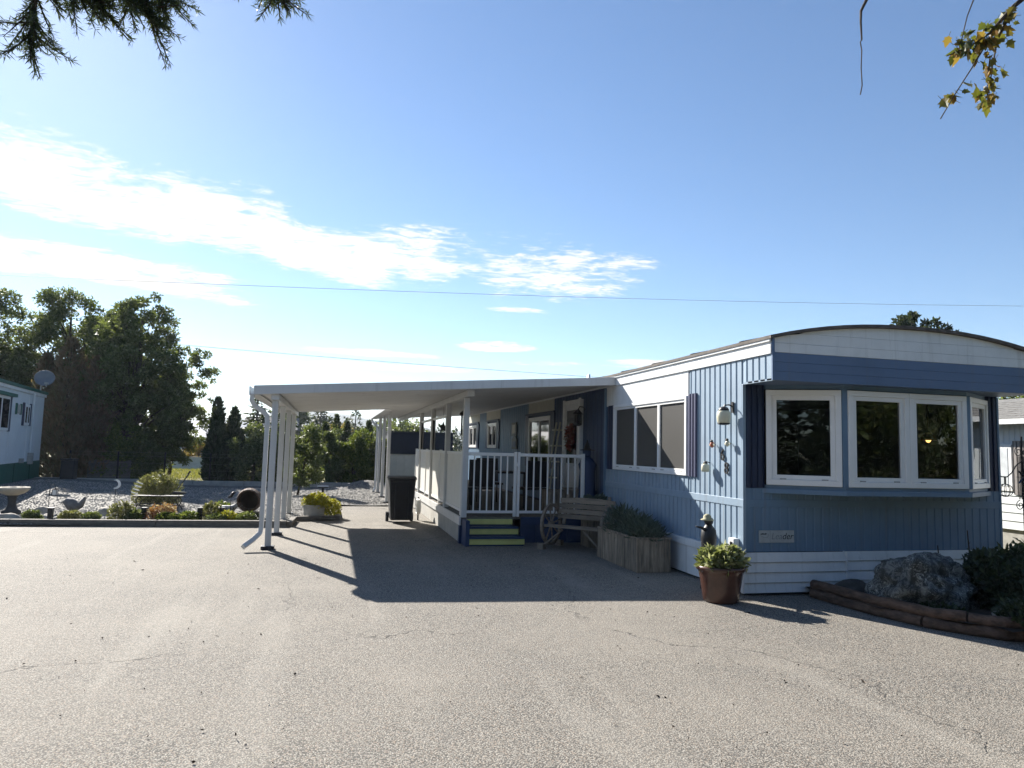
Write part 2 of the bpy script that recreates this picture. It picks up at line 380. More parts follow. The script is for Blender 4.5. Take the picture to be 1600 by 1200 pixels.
# ---- leaf cards, vectorised
def npmesh(name, V, F4, mat, parent=None):
    me = bpy.data.meshes.new(name); nv = len(V); nf = len(F4)
    me.vertices.add(nv); me.vertices.foreach_set('co', np.ascontiguousarray(V, dtype=np.float32).ravel())
    me.loops.add(nf*4); me.loops.foreach_set('vertex_index', np.ascontiguousarray(F4, dtype=np.int32).ravel())
    me.polygons.add(nf); me.polygons.foreach_set('loop_start', np.arange(0, nf*4, 4, dtype=np.int32))
    me.polygons.foreach_set('loop_total', np.full(nf, 4, dtype=np.int32))
    me.update(); me.validate(); me.materials.append(mat)
    o = bpy.data.objects.new(name, me); COL.objects.link(o)
    if parent is not None: o.parent = parent
    return o
def cards(P, D, L, Wd, rg, mid=.45):
    n = len(P); D = D/np.maximum(1e-6, np.linalg.norm(D, axis=1, keepdims=True))
    A = rg.normal(size=(n,3)); S = np.cross(D, A); S /= np.maximum(1e-6, np.linalg.norm(S, axis=1, keepdims=True))
    N = np.cross(D, S)
    L = np.broadcast_to(L, (n,))[:,None]; Wd = np.broadcast_to(Wd, (n,))[:,None]
    fold = N*Wd*.18
    V = np.stack([P, P+D*L*mid+S*Wd/2+fold, P+D*L, P+D*L*mid-S*Wd/2+fold], 1).reshape(-1,3)
    return V, np.arange(4*n).reshape(n,4)
def merge(lst):
    V = []; F = []; k = 0
    for v, f in lst: V.append(v); F.append(f+k); k += len(v)
    return np.concatenate(V), np.concatenate(F)
def rdir(rg, n, zb=0.):
    d = rg.normal(size=(n,3)); d[:,2] += zb; return d/np.linalg.norm(d, axis=1, keepdims=True)

def decid(name, label, loc, h, rx, ry, mat, seed, ncl=70, per=380, leaf=.13, base=.15, cl=.34, group=None, cat='tree', trunk=.13, lean=(0,0), stems=1, zbias=.1, topw=.75, bark=m_bark):
    rg = np.random.default_rng(seed); t = thing(name, label, cat, loc, 0, group)
    z0 = h*base; cen = []; so = Vector((seed*2.3, seed*.7, 1.1))
    while len(cen) < ncl:
        p = rg.uniform(-1, 1, 3); rr = math.hypot(p[0], p[1]); z = (p[2]+1)/2; a_ = math.atan2(p[1], p[0])
        prof = math.sin(math.pi*min(1, (z*.80+.17)))**.5*(1-(1-topw)*z)
        prof *= 1 + .42*mnoise.noise(so+Vector((math.cos(a_)*1.4, math.sin(a_)*1.4, z*3.2))) + .16*mnoise.noise(so+Vector((math.cos(a_)*4, math.sin(a_)*4, z*9)))
        if rr > prof: continue
        if rr < prof*.45 and rg.random() < .5: continue
        cen.append((p[0]*rx+lean[0]*z, p[1]*ry+lean[1]*z, z0+z*(h-z0)*(.94+.05*rg.random()+.06*mnoise.noise(so+Vector((p[0]*3, p[1]*3, 0))))))
    cen = np.array(cen); rad = cl*rg.uniform(.5, 1.5, ncl)*max(rx, .5)*.62
    nums = (per*(rad/rad.mean())**2).astype(int)+8
    P = []; D = []
    for c, r, k in zip(cen, rad, nums):
        q = rg.normal(size=(k,3)); q /= np.linalg.norm(q, axis=1, keepdims=True); q *= (rg.random((k,1))**.4)*r*(.75+.5*rg.random((k,1)))
        q[:,2] *= .8; P.append(c+q); dd = q/r*.8 + rg.normal(size=(k,3))*.6; dd[:,2] += zbias; D.append(dd)
    P = np.concatenate(P); D = np.concatenate(D); P[:,2] = np.maximum(P[:,2], .03)
    V, F = cards(P, D, leaf*rg.uniform(.6, 1.3, len(P)), leaf*.55*rg.uniform(.7, 1.2, len(P)), rg)
    npmesh('crown', V, F, mat, t)
    b = B(); rnd = random.Random(seed)
    for s_ in range(stems):
        off = Vector((rnd.uniform(-.3,.3)*rx*.6, rnd.uniform(-.3,.3)*ry*.6, 0)) if stems > 1 else Vector((0,0,0))
        pts = [off + Vector((lean[0]*k/6*.8 + math.sin(k*1.3+seed)*.04*h*.2, lean[1]*k/6*.8 + math.cos(k*1.7+seed)*.04*h*.2, h*.86*k/6 - (.06 if k == 0 else 0))) for k in range(7)]
        b.tube(pts, [trunk*(1-.13*k)*(1.25 if k == 0 else 1) for k in range(7)], 8)
        for c in cen[rg.permutation(ncl)[:min(26, ncl//(2*stems)+3)]]:
            zz_ = min(max(c[2]*.55, z0*.6), h*.7); k = zz_/(h*.86)*6; i = min(5, int(k)); st = pts[i].lerp(pts[i+1], k-i)
            e = Vector(c); md = st.lerp(e, .5) + Vector((rnd.uniform(-.08,.08), rnd.uniform(-.08,.08), .06*h*.3))
            b.tube([st, md, e], [trunk*.38, trunk*.22, trunk*.06], 5, caps=False)
    b.build('trunk', bark, t, world=False, smooth=True)
    return t

def conifer(name, label, loc, h, r, mat, seed, levels=26, per=9, dens=26, spray=.22, base=.06, droop=.25, group=None, cat='tree', trunk=.12, taper=1.):
    rg = np.random.default_rng(seed); t = thing(name, label, cat, loc, 0, group); P = []; D = []; b = B()
    b.tube([(0,0,-.05),(0,0,h*.5),(0,0,h*.99)], [trunk, trunk*.55, .01], 8)
    for i in range(levels):
        f = (i+.5*rg.random())/levels; z = h*(base+(1-base)*f); rl = r*(1-f)**taper*(.75+.45*rg.random())+.03*h*(1-f)+.02
        k = max(4, int(per*(1-.45*f)))
        for j in range(k):
            a = 2*math.pi*(j+rg.random()*.8)/k + i*.7; l = rl*rg.uniform(.7, 1.12); u = np.array([math.cos(a), math.sin(a), 0])
            zd = -droop*l*rg.uniform(.5, 1.4) + .12*l
            if l > .25: b.tube([(0,0,z), tuple(u*l*.9+np.array([0,0,z+zd]))], [trunk*.16*(1-f)+.004, .003], 4, caps=False)
            n = max(3, int(dens*l)); s = rg.random(n)**.75; q = u*l*s[:,None]; q[:,2] += z+zd*s
            q += rg.normal(size=(n,3))*.05*l
            d = u*1.0 + rg.normal(size=(n,3))*.55; d[:,2] += -.15 if droop > 0 else .5
            P.append(q); D.append(d)
    n = 40; q = np.zeros((n,3)); q[:,2] = h*(.9+.1*rg.random(n)); P.append(q); d = rg.normal(size=(n,3))*.5; d[:,2] += 1; D.append(d)
    P = np.concatenate(P); D = np.concatenate(D); P[:,2] = np.maximum(P[:,2], .02)
    V, F = cards(P, D, spray*rg.uniform(.6, 1.3, len(P)), spray*.32*rg.uniform(.7, 1.2, len(P)), rg)
    npmesh('crown', V, F, mat, t); b.build('trunk', m_bark, t, world=False, smooth=True); return t

def column(name, label, loc, h, r, mat, seed, n=9000, spray=.16, group=None, cat='tree', lobes=7, tops=5):
    # upright cedar or juniper: several flame-shaped leaders packed together
    rg = np.random.default_rng(seed); t = thing(name, label, cat, loc, 0, group); P = []; D = []; b = B()
    for k in range(tops):
        ox, oy = rg.normal(size=2)*r*.38 if k else (0, 0); hh = h*(1 if k == 0 else rg.uniform(.68, .93)); rr = r*(.85 if k == 0 else rg.uniform(.5, .75))
        b.tube([(ox*.3, oy*.3, -.04), (ox, oy, hh*.95)], [.05, .008], 6)
        m_ = n//tops; z = rg.random(m_)**.85; a = rg.uniform(0, 2*math.pi, m_)
        prof = rr*np.minimum(1, (z*7+.35))*(1-z)**.62*(1+.22*np.sin(a*3+k)+.18*np.sin(z*23+a*2))
        q = prof*(.66+.5*rg.random(m_)**1.6); P.append(np.stack([ox+q*np.cos(a), oy+q*np.sin(a), z*hh*.97+.02], 1))
        D.append(np.stack([np.cos(a)*.55, np.sin(a)*.55, np.full(m_, 1.)], 1)+rg.normal(size=(m_,3))*.35)
    P = np.concatenate(P); D = np.concatenate(D)
    V, F = cards(P, D, spray*rg.uniform(.6, 1.4, len(P)), spray*.42*rg.uniform(.7, 1.2, len(P)), rg)
    npmesh('crown', V, F, mat, t); b.build('trunk', m_bark, t, world=False); return t

def tuft(name, label, loc, r, h, mat, seed, n=400, L=.1, Wd=.04, cat='plant', group=None, up_=.8, flat=.75, blades=False, parent_extra=None, stems=9):
    rg = np.random.default_rng(seed); t = thing(name, label, cat, loc, 0, group)
    a = rg.uniform(0, 2*math.pi, n)
    if blades:
        s = rg.random(n)**.5*.45*r; P = np.stack([np.cos(a)*s, np.sin(a)*s, np.zeros(n)+.0], 1)
        D = np.stack([np.cos(a)*r*rg.uniform(.3,1,n), np.sin(a)*r*rg.uniform(.3,1,n), np.full(n, h)*rg.uniform(.7,1.1,n)], 1)
        lst = [cards(P, D, L*rg.uniform(.7,1.1,n), Wd, rg)]
    else:
        z = rg.random(n)*np.array([1+.38*mnoise.noise(Vector((math.cos(x)*1.7, math.sin(x)*1.7, seed))) for x in a]); q = rg.random(n)**.5*r*np.array([1+.45*mnoise.noise(Vector((math.cos(x)*2.2, math.sin(x)*2.2, seed+5.))) for x in a])*np.sqrt(np.clip(1-(z-.35)**2/.62, .02, 1)); P = np.stack([np.cos(a)*q, np.sin(a)*q, z*h], 1)
        D = np.stack([np.cos(a)*.7, np.sin(a)*.7, np.full(n, up_*.6)], 1)+rg.normal(size=(n,3))*.55
        lst = [cards(P, D, L*rg.uniform(.6,1.3,n), Wd*rg.uniform(.7,1.2,n), rg)]
    V, F = merge(lst); npmesh('foliage', V, F, mat, t)
    b = B()
    for k in range(stems):
        a_ = 2*math.pi*k/stems; b.tube([(0,0,-.03), (math.cos(a_)*r*.25, math.sin(a_)*r*.25, h*.4), (math.cos(a_)*r*.55, math.sin(a_)*r*.55, h*.75)], [.006+.006*h, .004+.004*h, .002], 4)
    b.build('stem', m_bark, t, world=False); return t

def rockmesh(sx_, sy_, sz_, seed, sub=3, rough=.22, freq=1.6):
    bm = bmesh.new(); bmesh.ops.create_icosphere(bm, subdivisions=sub, radius=1)
    for v in bm.verts:
        p = v.co.copy(); o = Vector((seed*3.1, seed*1.7, seed*.9))
        d = 1 + rough*mnoise.noise(p*freq+o) + rough*.5*mnoise.noise(p*freq*2.3+o) + rough*.28*mnoise.noise(p*freq*5+o)
        v.co = Vector((p.x*d*sx_, p.y*d*sy_, max(p.z*d*sz_, -sz_*.35)))
    me = bpy.data.meshes.new('rock'); bm.to_mesh(me); bm.free(); return me
def rock(name, label, loc, s, seed, mat=m_stone, cat='rock', group=None, sub=3, rough=.22, rz=0., flatshade=False):
    me = rockmesh(s[0], s[1], s[2], seed, sub, rough); me.materials.append(mat)
    if not flatshade:
        for p in me.polygons: p.use_smooth = True
    o = bpy.data.objects.new(name, me); COL.objects.link(o); o.location = loc; o.rotation_euler = (0,0,rz); return tag(o, label, cat, group)

def textmesh(body, size, ext_, mat, shear=0.):
    cu = bpy.data.curves.new('t', 'FONT'); cu.body = body; cu.size = size; cu.extrude = ext_; cu.shear = shear; cu.align_x = 'CENTER'; cu.align_y = 'CENTER'
    o = bpy.data.objects.new('t', cu); COL.objects.link(o); dg = bpy.context.evaluated_depsgraph_get()
    me = bpy.data.meshes.new_from_object(o.evaluated_get(dg)); bpy.data.objects.remove(o); me.materials.clear(); me.materials.append(mat); return me

# ================================================================== SETTING
def sheet(name, x0, x1, y0, y1, step, mat, zf, keep=None, kind='structure'):
    nx = max(1, int(round((x1-x0)/step))); ny = max(1, int(round((y1-y0)/step))); V = []; F = []
    for j in range(ny+1):
        for i in range(nx+1):
            x = x0+(x1-x0)*i/nx; y = y0+(y1-y0)*j/ny; V.append((x, y, zf(x, y)))
    for j in range(ny):
        for i in range(nx):
            xc = x0+(x1-x0)*(i+.5)/nx; yc = y0+(y1-y0)*(j+.5)/ny
            if keep is None or keep(xc, yc): k = j*(nx+1)+i; F.append((k, k+1, k+nx+2, k+nx+1))
    me = bpy.data.meshes.new(name); me.from_pydata(V, [], F); me.materials.append(mat)
    for p in me.polygons: p.use_smooth = True
    o = bpy.data.objects.new(name, me); COL.objects.link(o); o['kind'] = kind; return o
m_ground = M('ground_grass', (.09, .095, .03), .95, .35, 2.5, .8, 30, col2=(.16, .135, .05))
sheet('ground', -2400, 2400, -200, 2500, 900, m_ground, lambda x, y: -.06)
def asz(x, y):
    k = max(0, min(1, (9.5-y)/3))*max(0, min(1, (4.2-x)/2))
    return .014*k*mnoise.noise(Vector((x*.42, y*.42, 3.3)))
m_asph = asphaltmat()
sheet('driveway_asphalt', -24, 14, -12, 19.6, .4, m_asph, asz, keep=lambda x, y: not (x > 5.9 and y > 5.6) and not (x < -.2 and y > 16.2))
def gz(x, y):
    z = .035 + .20*max(0, min(1, (-x-4.5)/4))*max(0, min(1, (y-16.5)/5))
    z += .34*math.exp(-(((x-1.3)/.95)**2+((y-26.3)/1.1)**2))
    return z + .02*mnoise.noise(Vector((x*1.1, y*1.1, 0)))
def gk(x, y):
    if y > 27.3: return False
    if x < -.75: return True
    if x < .12: return y > 15.75
    return y > 19.6 and x < 4.6
m_grav = gravelmat('gravel', (.085, .078, .068), (.29, .272, .245), 34)
sheet('gravel_yard', -22, 4.6, 14.68, 27.3, .25, m_grav, gz, keep=gk)
rg = np.random.default_rng(5)
def gravel_stones(n, x0, x1, y0, y1):
    oc = np.array([(1,0,0),(0,1,0),(-1,0,0),(0,-1,0),(0,0,1),(0,0,-.4)]); fc = np.array([(0,1,4,4),(1,2,4,4),(2,3,4,4),(3,0,4,4)])
    V = []; F = []
    for i in range(n):
        x = rg.uniform(x0, x1); y = y0+(y1-y0)*rg.random()**1.3
        if not gk(x, y): continue
        s = rg.uniform(.010, .026); k = len(V)
        for p in oc: V.append((x+p[0]*s*rg.uniform(.7,1.3), y+p[1]*s*rg.uniform(.7,1.3), gz(x, y)+.002+p[2]*s*.7))
        for q in ((0,1,4),(1,2,4),(2,3,4),(3,0,4)): F.append(tuple(k+a for a in q))
    me = bpy.data.meshes.new('gravel_stones'); me.from_pydata(V, [], F); me.materials.append(m_stones)
    o = bpy.data.objects.new('gravel_stones', me); COL.objects.link(o); o['kind'] = 'stuff'; o['label'] = 'loose grey gravel stones spread over the yard'; o['category'] = 'gravel'
m_stones = M('gravel_stone', (.16, .15, .135), .85, .3, 14, col2=(.36, .34, .305))
gravel_stones(26000, -9, 1.5, 14.75, 26)
# bare soil of the bed by the house
sheet('bed_soil', 5.42, 9.6, 4.9, 7.5, .15, m_soil, lambda x, y: .10+.05*mnoise.noise(Vector((x*2, y*2, 1))), keep=lambda x, y: x > 5.45+max(0, 6.4-y)*.42)
sheet('lawn', 8.3, 11.9, 7.5, 40, .8, m_ground, lambda x, y: .0)
sheet('side_lawn', 9.6, 22, -4, 7.5, .8, m_ground, lambda x, y: .006 if x > 9.6 else 0)
sheet('lawn_strip', -14, 2, 27.5, 33, .8, m_ground, lambda x, y: .02)
# hills far behind
def hill():
    V = []; F = []; n = 90
    for i in range(n+1):
        x = -1900+3800*i/n
        hgt = 34 + 34*math.exp(-((x+20)/190)**2) + 10*math.exp(-((x+420)/160)**2) + 12*mnoise.noise(Vector((x*.004, 0, 7))) + 5*mnoise.noise(Vector((x*.02, 0, 2)))
        for j, (y, f) in enumerate(((1150, 0), (1300, .45), (1450, .85), (1520, 1), (1800, .7))):
            V.append((x, y+30*mnoise.noise(Vector((x*.01, j, 0))), -1+f*hgt))
    for i in range(n):
        for j in range(4): k = i*5+j; F.append((k, k+5, k+6, k+1))
    me = bpy.data.meshes.new('hills'); me.from_pydata(V, [], F); me.materials.append(M('hill_forest', (.035, .05, .03), .95, .4, .02))
    for p in me.polygons: p.use_smooth = True
    o = bpy.data.objects.new('hills', me); COL.objects.link(o); o['kind'] = 'structure'
hill()

# ================================================================== BLUE MOBILE HOME
X0, X1, Y0, Y1 = 4.66, 8.34, 7.52, 26.2
ZS, ZB, ZW, ZE = .49, 1.04, 2.72, 2.90           # skirt top, belt, wall top, eave
H = thing('mobile_home', 'blue and white mobile home with ribbed siding and a bay window', 'mobile home', (X0, Y0, 0))
# ribbed side wall
b = B(); b.corr(0, X0, 7.53, 8.84, ZB+.05, ZW); b.build('ribbed_siding', m_side, H)
b = B(); b.corr(0, X0, 7.53, 11.9, ZS, ZB-.04); b.build('ribbed_siding', m_side, H)
b = B(); b.corr(0, X0, 8.84, 11.9, ZB+.05, 1.30); b.build('ribbed_siding', m_side, H)
b = B(); b.corr(0, X0, 6.93, 7.53, 2.43, ZW); b.build('ribbed_siding', m_side, H)
b = B(); b.box(X0-.012, X0+.02, 6.93, 7.5, 2.425, 2.45); b.build('drip_edge', m_side, H)
b = B(); b.box(X0-.02, X0+.004, 7.50, 11.9, ZB-.04, ZB+.05); b.build('belt_trim', m_side, H, bevel=.004)
# wall panels under the porch roof; navy carries deep shade as colour
def wallp(y0, y1, z0, z1, mat, name='wall_panel', th=.006, ribs=True):
    b = B()
    if ribs: b.corr(0, X0, y0, y1, z0, z1, pitch=.2, depth=.008, flat=.72)
    else: b.box(X0-th, X0+.01, y0, y1, z0, z1)
    return b.build(name, mat, H)
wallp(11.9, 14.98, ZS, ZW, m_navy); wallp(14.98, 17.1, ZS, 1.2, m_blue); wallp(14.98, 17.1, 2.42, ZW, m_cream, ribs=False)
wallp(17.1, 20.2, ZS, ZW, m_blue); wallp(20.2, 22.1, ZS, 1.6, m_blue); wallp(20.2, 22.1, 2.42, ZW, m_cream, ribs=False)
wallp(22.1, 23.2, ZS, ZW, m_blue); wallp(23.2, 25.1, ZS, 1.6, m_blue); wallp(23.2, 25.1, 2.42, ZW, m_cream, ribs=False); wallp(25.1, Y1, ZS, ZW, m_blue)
b = B(); b.box(X0-.03, X0+.01, 11.86, 11.94, ZS, ZW-.01); b.build('corner_trim', m_blue, H, bevel=.005)
# wall cores
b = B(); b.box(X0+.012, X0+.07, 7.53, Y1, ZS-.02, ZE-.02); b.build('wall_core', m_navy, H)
b = B(); b.box(X1-.07, X1, 7.53, Y1, .3, ZE-.02); b.build('wall_core', m_blue, H)
b = B(); b.box(X0+.01, X1-.01, Y1-.06, Y1, .3, ZE-.02); b.build('wall_core', m_blue, H)
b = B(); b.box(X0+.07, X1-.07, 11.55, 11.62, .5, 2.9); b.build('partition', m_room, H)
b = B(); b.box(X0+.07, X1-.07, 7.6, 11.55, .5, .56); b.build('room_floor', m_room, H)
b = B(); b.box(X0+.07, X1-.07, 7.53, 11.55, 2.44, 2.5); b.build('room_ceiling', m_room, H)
# white panel above the side window
b = B(); n = 3
for i in range(n):
    y0 = 8.86+i*(11.86-8.86)/n; y1 = 8.86+(i+1)*(11.86-8.86)/n
b.box(X0-.010, X0+.01, 8.86, 9.86, 2.385, ZW); b.build('white_panel', m_white, H, bevel=.003)
B().box(X0-.010, X0+.01, 9.864, 10.86, 2.385, ZW).build('white_panel', m_white, H, bevel=.003)
B().box(X0-.010, X0+.01, 10.864, 11.86, 2.385, ZW).build('white_panel', m_white, H, bevel=.003)
# long white fascia and drip rail
fa = B().box(X0-.03, X0+.01, 6.93, 26.3, ZW+.002, ZE-.035).build('fascia', m_white, H, bevel=.004)
B().box(X0-.05, X0-.028, 6.92, 26.3, ZE-.045, ZE+.005).build('drip_rail', m_white, fa, bevel=.004)
B().box(X1-.01, X1+.03, 6.93, 26.3, ZW+.002, ZE-.02).build('fascia', m_white, H)
# bowed metal roof
def roofz(x):
    t = (x-(X0+X1)/2)/((X1-X0)/2); return ZE + .205*(1-abs(t)**2.2)
xs = [X0-.06+(X1-X0+.12)*i/16 for i in range(17)]
poly = [(x, roofz(x)+.035) for x in xs] + [(x, roofz(x)) for x in reversed(xs)]
rf = B().ext(poly, 1, 6.88, 26.35).build('roof', m_roof, H)
# standing seams and patched lap edges running across the roof
seam = meshof(B().ext([(x, roofz(x)+.048) for x in xs]+[(x, roofz(x)+.03) for x in reversed(xs)], 1, -.02, .02), 'roof_seam', m_roof)
for i in range(16): share('roof_seam', seam, rf, (-X0, 7.5+i*1.2-Y0, 0))
B().tube([(6.6, 18.2, 3.0), (6.6, 18.2, 3.62)], .045, 10).build('vent_pipe', m_white, rf, smooth=True)
B().tube([(5.6, 15.4, 3.0), (5.6, 15.4, 3.34)], .03, 10).build('vent_pipe', m_white, rf, smooth=True)
# front end above the bay: white gable boards over a blue band
def gable_board(z0, z1, mat, name, ytop):
    xs_ = [X0+(X1-X0)*i/20 for i in range(21)]
    up_ = [(x, max(z0+.001, min(z1, roofz(x)-.004))) for x in xs_ if roofz(x)-.004 > z0+.002]
    lo_ = [(x, z0) for x, _ in up_]
    return B().ext(up_ + list(reversed(lo_)), 1, ytop, 6.97).build(name, mat, H)
gable_board(2.742, 2.845, m_white, 'gable_board', 6.926)
gable_board(2.848, 2.965, m_white, 'gable_board', 6.930)
gable_board(2.968, 3.2, m_white, 'gable_board', 6.934)
B().box(X0, X1, 6.922, 6.97, 2.43, 2.528).build('band_board', m_bband, H)
B().box(X0, X1, 6.926, 6.97, 2.531, 2.632).build('band_board', m_bband, H)
B().box(X0, X1, 6.930, 6.97, 2.635, 2.739).build('band_board', m_bband, H)
B().box(X0-.018, X0+.012, 6.915, 6.935, 2.43, ZE-.01).build('corner_trim', m_white if False else m_bband, H)
B().box(X0+.004, X1, 6.97, 7.55, 2.432, 2.46).build('soffit', m_bband, H)
xs2 = [X0+(X1-X0)*i/10 for i in range(11)]
# lower front wall
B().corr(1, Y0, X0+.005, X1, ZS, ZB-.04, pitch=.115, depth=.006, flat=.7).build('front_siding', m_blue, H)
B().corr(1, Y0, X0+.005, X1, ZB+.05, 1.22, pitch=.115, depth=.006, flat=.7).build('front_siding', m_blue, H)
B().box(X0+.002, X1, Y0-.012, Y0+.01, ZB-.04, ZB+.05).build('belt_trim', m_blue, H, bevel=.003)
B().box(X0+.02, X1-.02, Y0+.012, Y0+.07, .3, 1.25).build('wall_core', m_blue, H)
B().box(X0-.018, X0+.02, Y0-.016, Y0+.014, ZS, 2.43).build('corner_trim', m_side, H, bevel=.004)
B().box(X1-.02, X1+.012, Y0-.014, Y0+.014, ZS, 2.43).build('corner_trim', m_blue, H, bevel=.004)
# dark ribbed strips on both sides of the bay
def ribstrip(x0, x1):
    B().box(x0, x1, Y0+.002, Y0+.06, 1.22, 2.435).build('wall_core', m_navy, H)
    B().corr(1, Y0, x0, x1, 1.23, 2.43, pitch=.075, depth=.02, flat=.5).build('navy_rib_panel', m_shut, H)
ribstrip(X0+.02, 4.93); ribstrip(8.17, X1-.02)
# bay window
BA = [(4.93, Y0), (5.70, 7.10), (7.43, 7.10), (8.17, Y0)]
def facet(p, q, zlo=1.22, zhi=2.432):
    p = Vector((*p, 0)); q = Vector((*q, 0)); d = (q-p); L = d.length; d.normalize(); nrm = Vector((d.y, -d.x, 0)); return p, q, d, L, nrm
def slab(name, mat, p, q, z0, z1, th=.03, off=0., parent=H, s0=0., s1=None, bevel=0.):
    p, q, d, L, nn_ = facet(p, q); s1 = L if s1 is None else s1; b = B(); v = []
    for z in (z0, z1):
        for s_, o_ in ((s0, off), (s1, off), (s1, off-th), (s0, off-th)): v.append(p+d*s_+nn_*o_+Vector((0,0,z)))
    b.raw(v, [(0,3,2,1),(4,5,6,7),(0,1,5,4),(1,2,6,5),(2,3,7,6),(3,0,4,7)]); return b.build(name, mat, parent, bevel=bevel)
bay = B().ext([(4.9, Y0+.0), (5.69, 7.07), (7.44, 7.07), (8.2, Y0+.0)], 2, 1.165, 1.222).build('bay_sill', m_blue, H, bevel=.004)
B().ext([(4.93, Y0+.05), (4.95, Y0), (5.70, 7.105), (7.43, 7.105), (8.15, Y0), (8.17, Y0+.05)], 2, 1.222, 1.262).build('bay_base', m_blue, bay)
B().ext([(4.93, Y0+.05), (4.95, Y0), (5.70, 7.105), (7.43, 7.105), (8.15, Y0), (8.17, Y0+.05)], 2, 2.385, 2.431).build('bay_head', m_blue, bay)
for c in ((5.70, 7.10), (7.43, 7.10)): B().ext([(c[0]-.035, c[1]-.008), (c[0]+.035, c[1]-.008), (c[0]+.035, c[1]+.06), (c[0]-.035, c[1]+.06)], 2, 1.262, 2.385).build('bay_mullion', m_blue, bay)
def window(p, q, s0, s1, z0, z1, parent=H, panes=1, fr=.085, glass=m_glass, name='window'):
    """white window on the segment p-q: outer casing, sash, glazing"""
    f1 = None
    for (a, bb, c, d) in ((s0, s1, z0, z0+fr), (s0, s1, z1-fr, z1), (s0, s0+fr, z0+fr, z1-fr), (s1-fr, s1, z0+fr, z1-fr)):
        pass
    pp, qq, dd, L, nn_ = facet(p, q); b = B()
    def add(b, s0_, s1_, za, zb, off, th):
        v = []
        for z in (za, zb):
            for s_, o_ in ((s0_, off), (s1_, off), (s1_, off-th), (s0_, off-th)): v.append(pp+dd*s_+nn_*o_+Vector((0,0,z)))
        b.raw(v, [(0,3,2,1),(4,5,6,7),(0,1,5,4),(1,2,6,5),(2,3,7,6),(3,0,4,7)])
    add(b, s0, s1, z0, z0+fr*.62, .03, .07); add(b, s0, s1, z1-fr*.62, z1, .03, .07)
    add(b, s0, s0+fr*.62, z0+fr*.62, z1-fr*.62, .03, .07); add(b, s1-fr*.62, s1, z0+fr*.62, z1-fr*.62, .03, .07)
    wnd = b.build(name, m_frame, parent, bevel=.004)
    wdt = (s1-s0-2*fr*.62)/panes
    for k in range(panes):
        a = s0+fr*.62+k*wdt; e = a+wdt; t = fr*.5; b = B(); zl = z0+fr*.62+.001; zh = z1-fr*.62-.001; a += .001; e -= .001
        add(b, a, e, zl, zl+t, .014, .045); add(b, a, e, zh-t, zh, .014, .045); add(b, a, a+t, zl+t, zh-t, .014, .045); add(b, e-t, e, zl+t, zh-t, .014, .045)
        b.build('sash', m_frame, wnd, bevel=.003)
        b = B(); v = [pp+dd*s_-nn_*.008+Vector((0,0,z)) for s_, z in ((a+t*.9, zl+t*.9), (e-t*.9, zl+t*.9), (e-t*.9, zh-t*.9), (a+t*.9, zh-t*.9))]
        b.raw(v, [(0,1,2,3)]); b.build('pane', glass, wnd, recalc=False)
        b = B(); add(b, a+wdt*.12, a+wdt*.22, zl-.004, zl+.012, .026, .012); add(b, e-wdt*.22, e-wdt*.12, zl-.004, zl+.012, .026, .012); b.build('latch', m_conc, wnd)
    return wnd
window(BA[0], BA[1], .02, .84, 1.265, 2.375, fr=.105)
window(BA[1], BA[2], .035, .865, 1.265, 2.375, fr=.10)
window(BA[1], BA[2], .868, 1.695, 1.265, 2.375, fr=.10)
window(BA[2], BA[3], .03, .80, 1.265, 2.375, fr=.10)
# side window with three lights and navy ribbed shutters
sw = window((X0-.012, 11.48), (X0-.012, 8.86), 0, 2.62, 1.305, 2.385, panes=3, fr=.075, glass=m_screen)
sb = B(); sb.corr(0, X0-.012, 8.60, 8.835, 1.30, 2.40, pitch=.078, depth=.028, flat=.5); sb.box(X0-.014, X0-.001, 8.60, 8.835, 1.30, 2.40); sb.build('shutter', M('shutter_violet', (.055, .062, .12), .5, .08, 3), H)
sb = B(); sb.corr(0, X0-.012, 11.5, 11.74, 1.30, 2.39, pitch=.08, depth=.026, flat=.5); sb.box(X0-.014, X0-.001, 11.5, 11.74, 1.30, 2.39); sb.build('shutter', m_shut, H)
# windows and door under the porch roof
def porch_window(y0, y1, z0, z1, panes, sh=True):
    window((X0-.012, y1), (X0-.012, y0), 0, y1-y0, z0, z1, panes=panes, fr=.08, glass=m_gdark)
    if sh:
        for ya in (y0-.32, y1+.03): B().box(X0-.035, X0-.003, ya, ya+.28, z0-.02, z1+.05).build('shutter', m_shut, H)
        B().box(X0-.05, X0-.004, y0-.3, y1+.3, z1+.055, z1+.10).build('window_hood', m_shut, H)
porch_window(15.2, 16.95, 1.22, 2.36, 2); porch_window(20.55, 21.75, 1.62, 2.36, 2); porch_window(23.55, 24.85, 1.62, 2.36, 2)
dr = B().box(X0-.05, X0+.02, 13.1, 14.15, .5, 2.60).build('door', m_white, H, bevel=.005)
for (a, c) in ((13.1, 13.18), (14.07, 14.15)): B().box(X0-.075, X0-.048, a, c, .5, 2.62).build('door_frame', m_frame, dr)
B().box(X0-.072, X0-.05, 13.18, 14.07, 2.53, 2.60).build('door_frame', m_frame, dr)
B().box(X0-.06, X0-.05, 13.33, 13.92, 1.35, 2.40).build('door_glass', m_gdark, dr)
B().tube([(X0-.06, 13.26, 1.42), (X0-.11, 13.26, 1.42), (X0-.11, 13.26, 1.30)], .012, 8).build('door_handle', m_dark, dr)
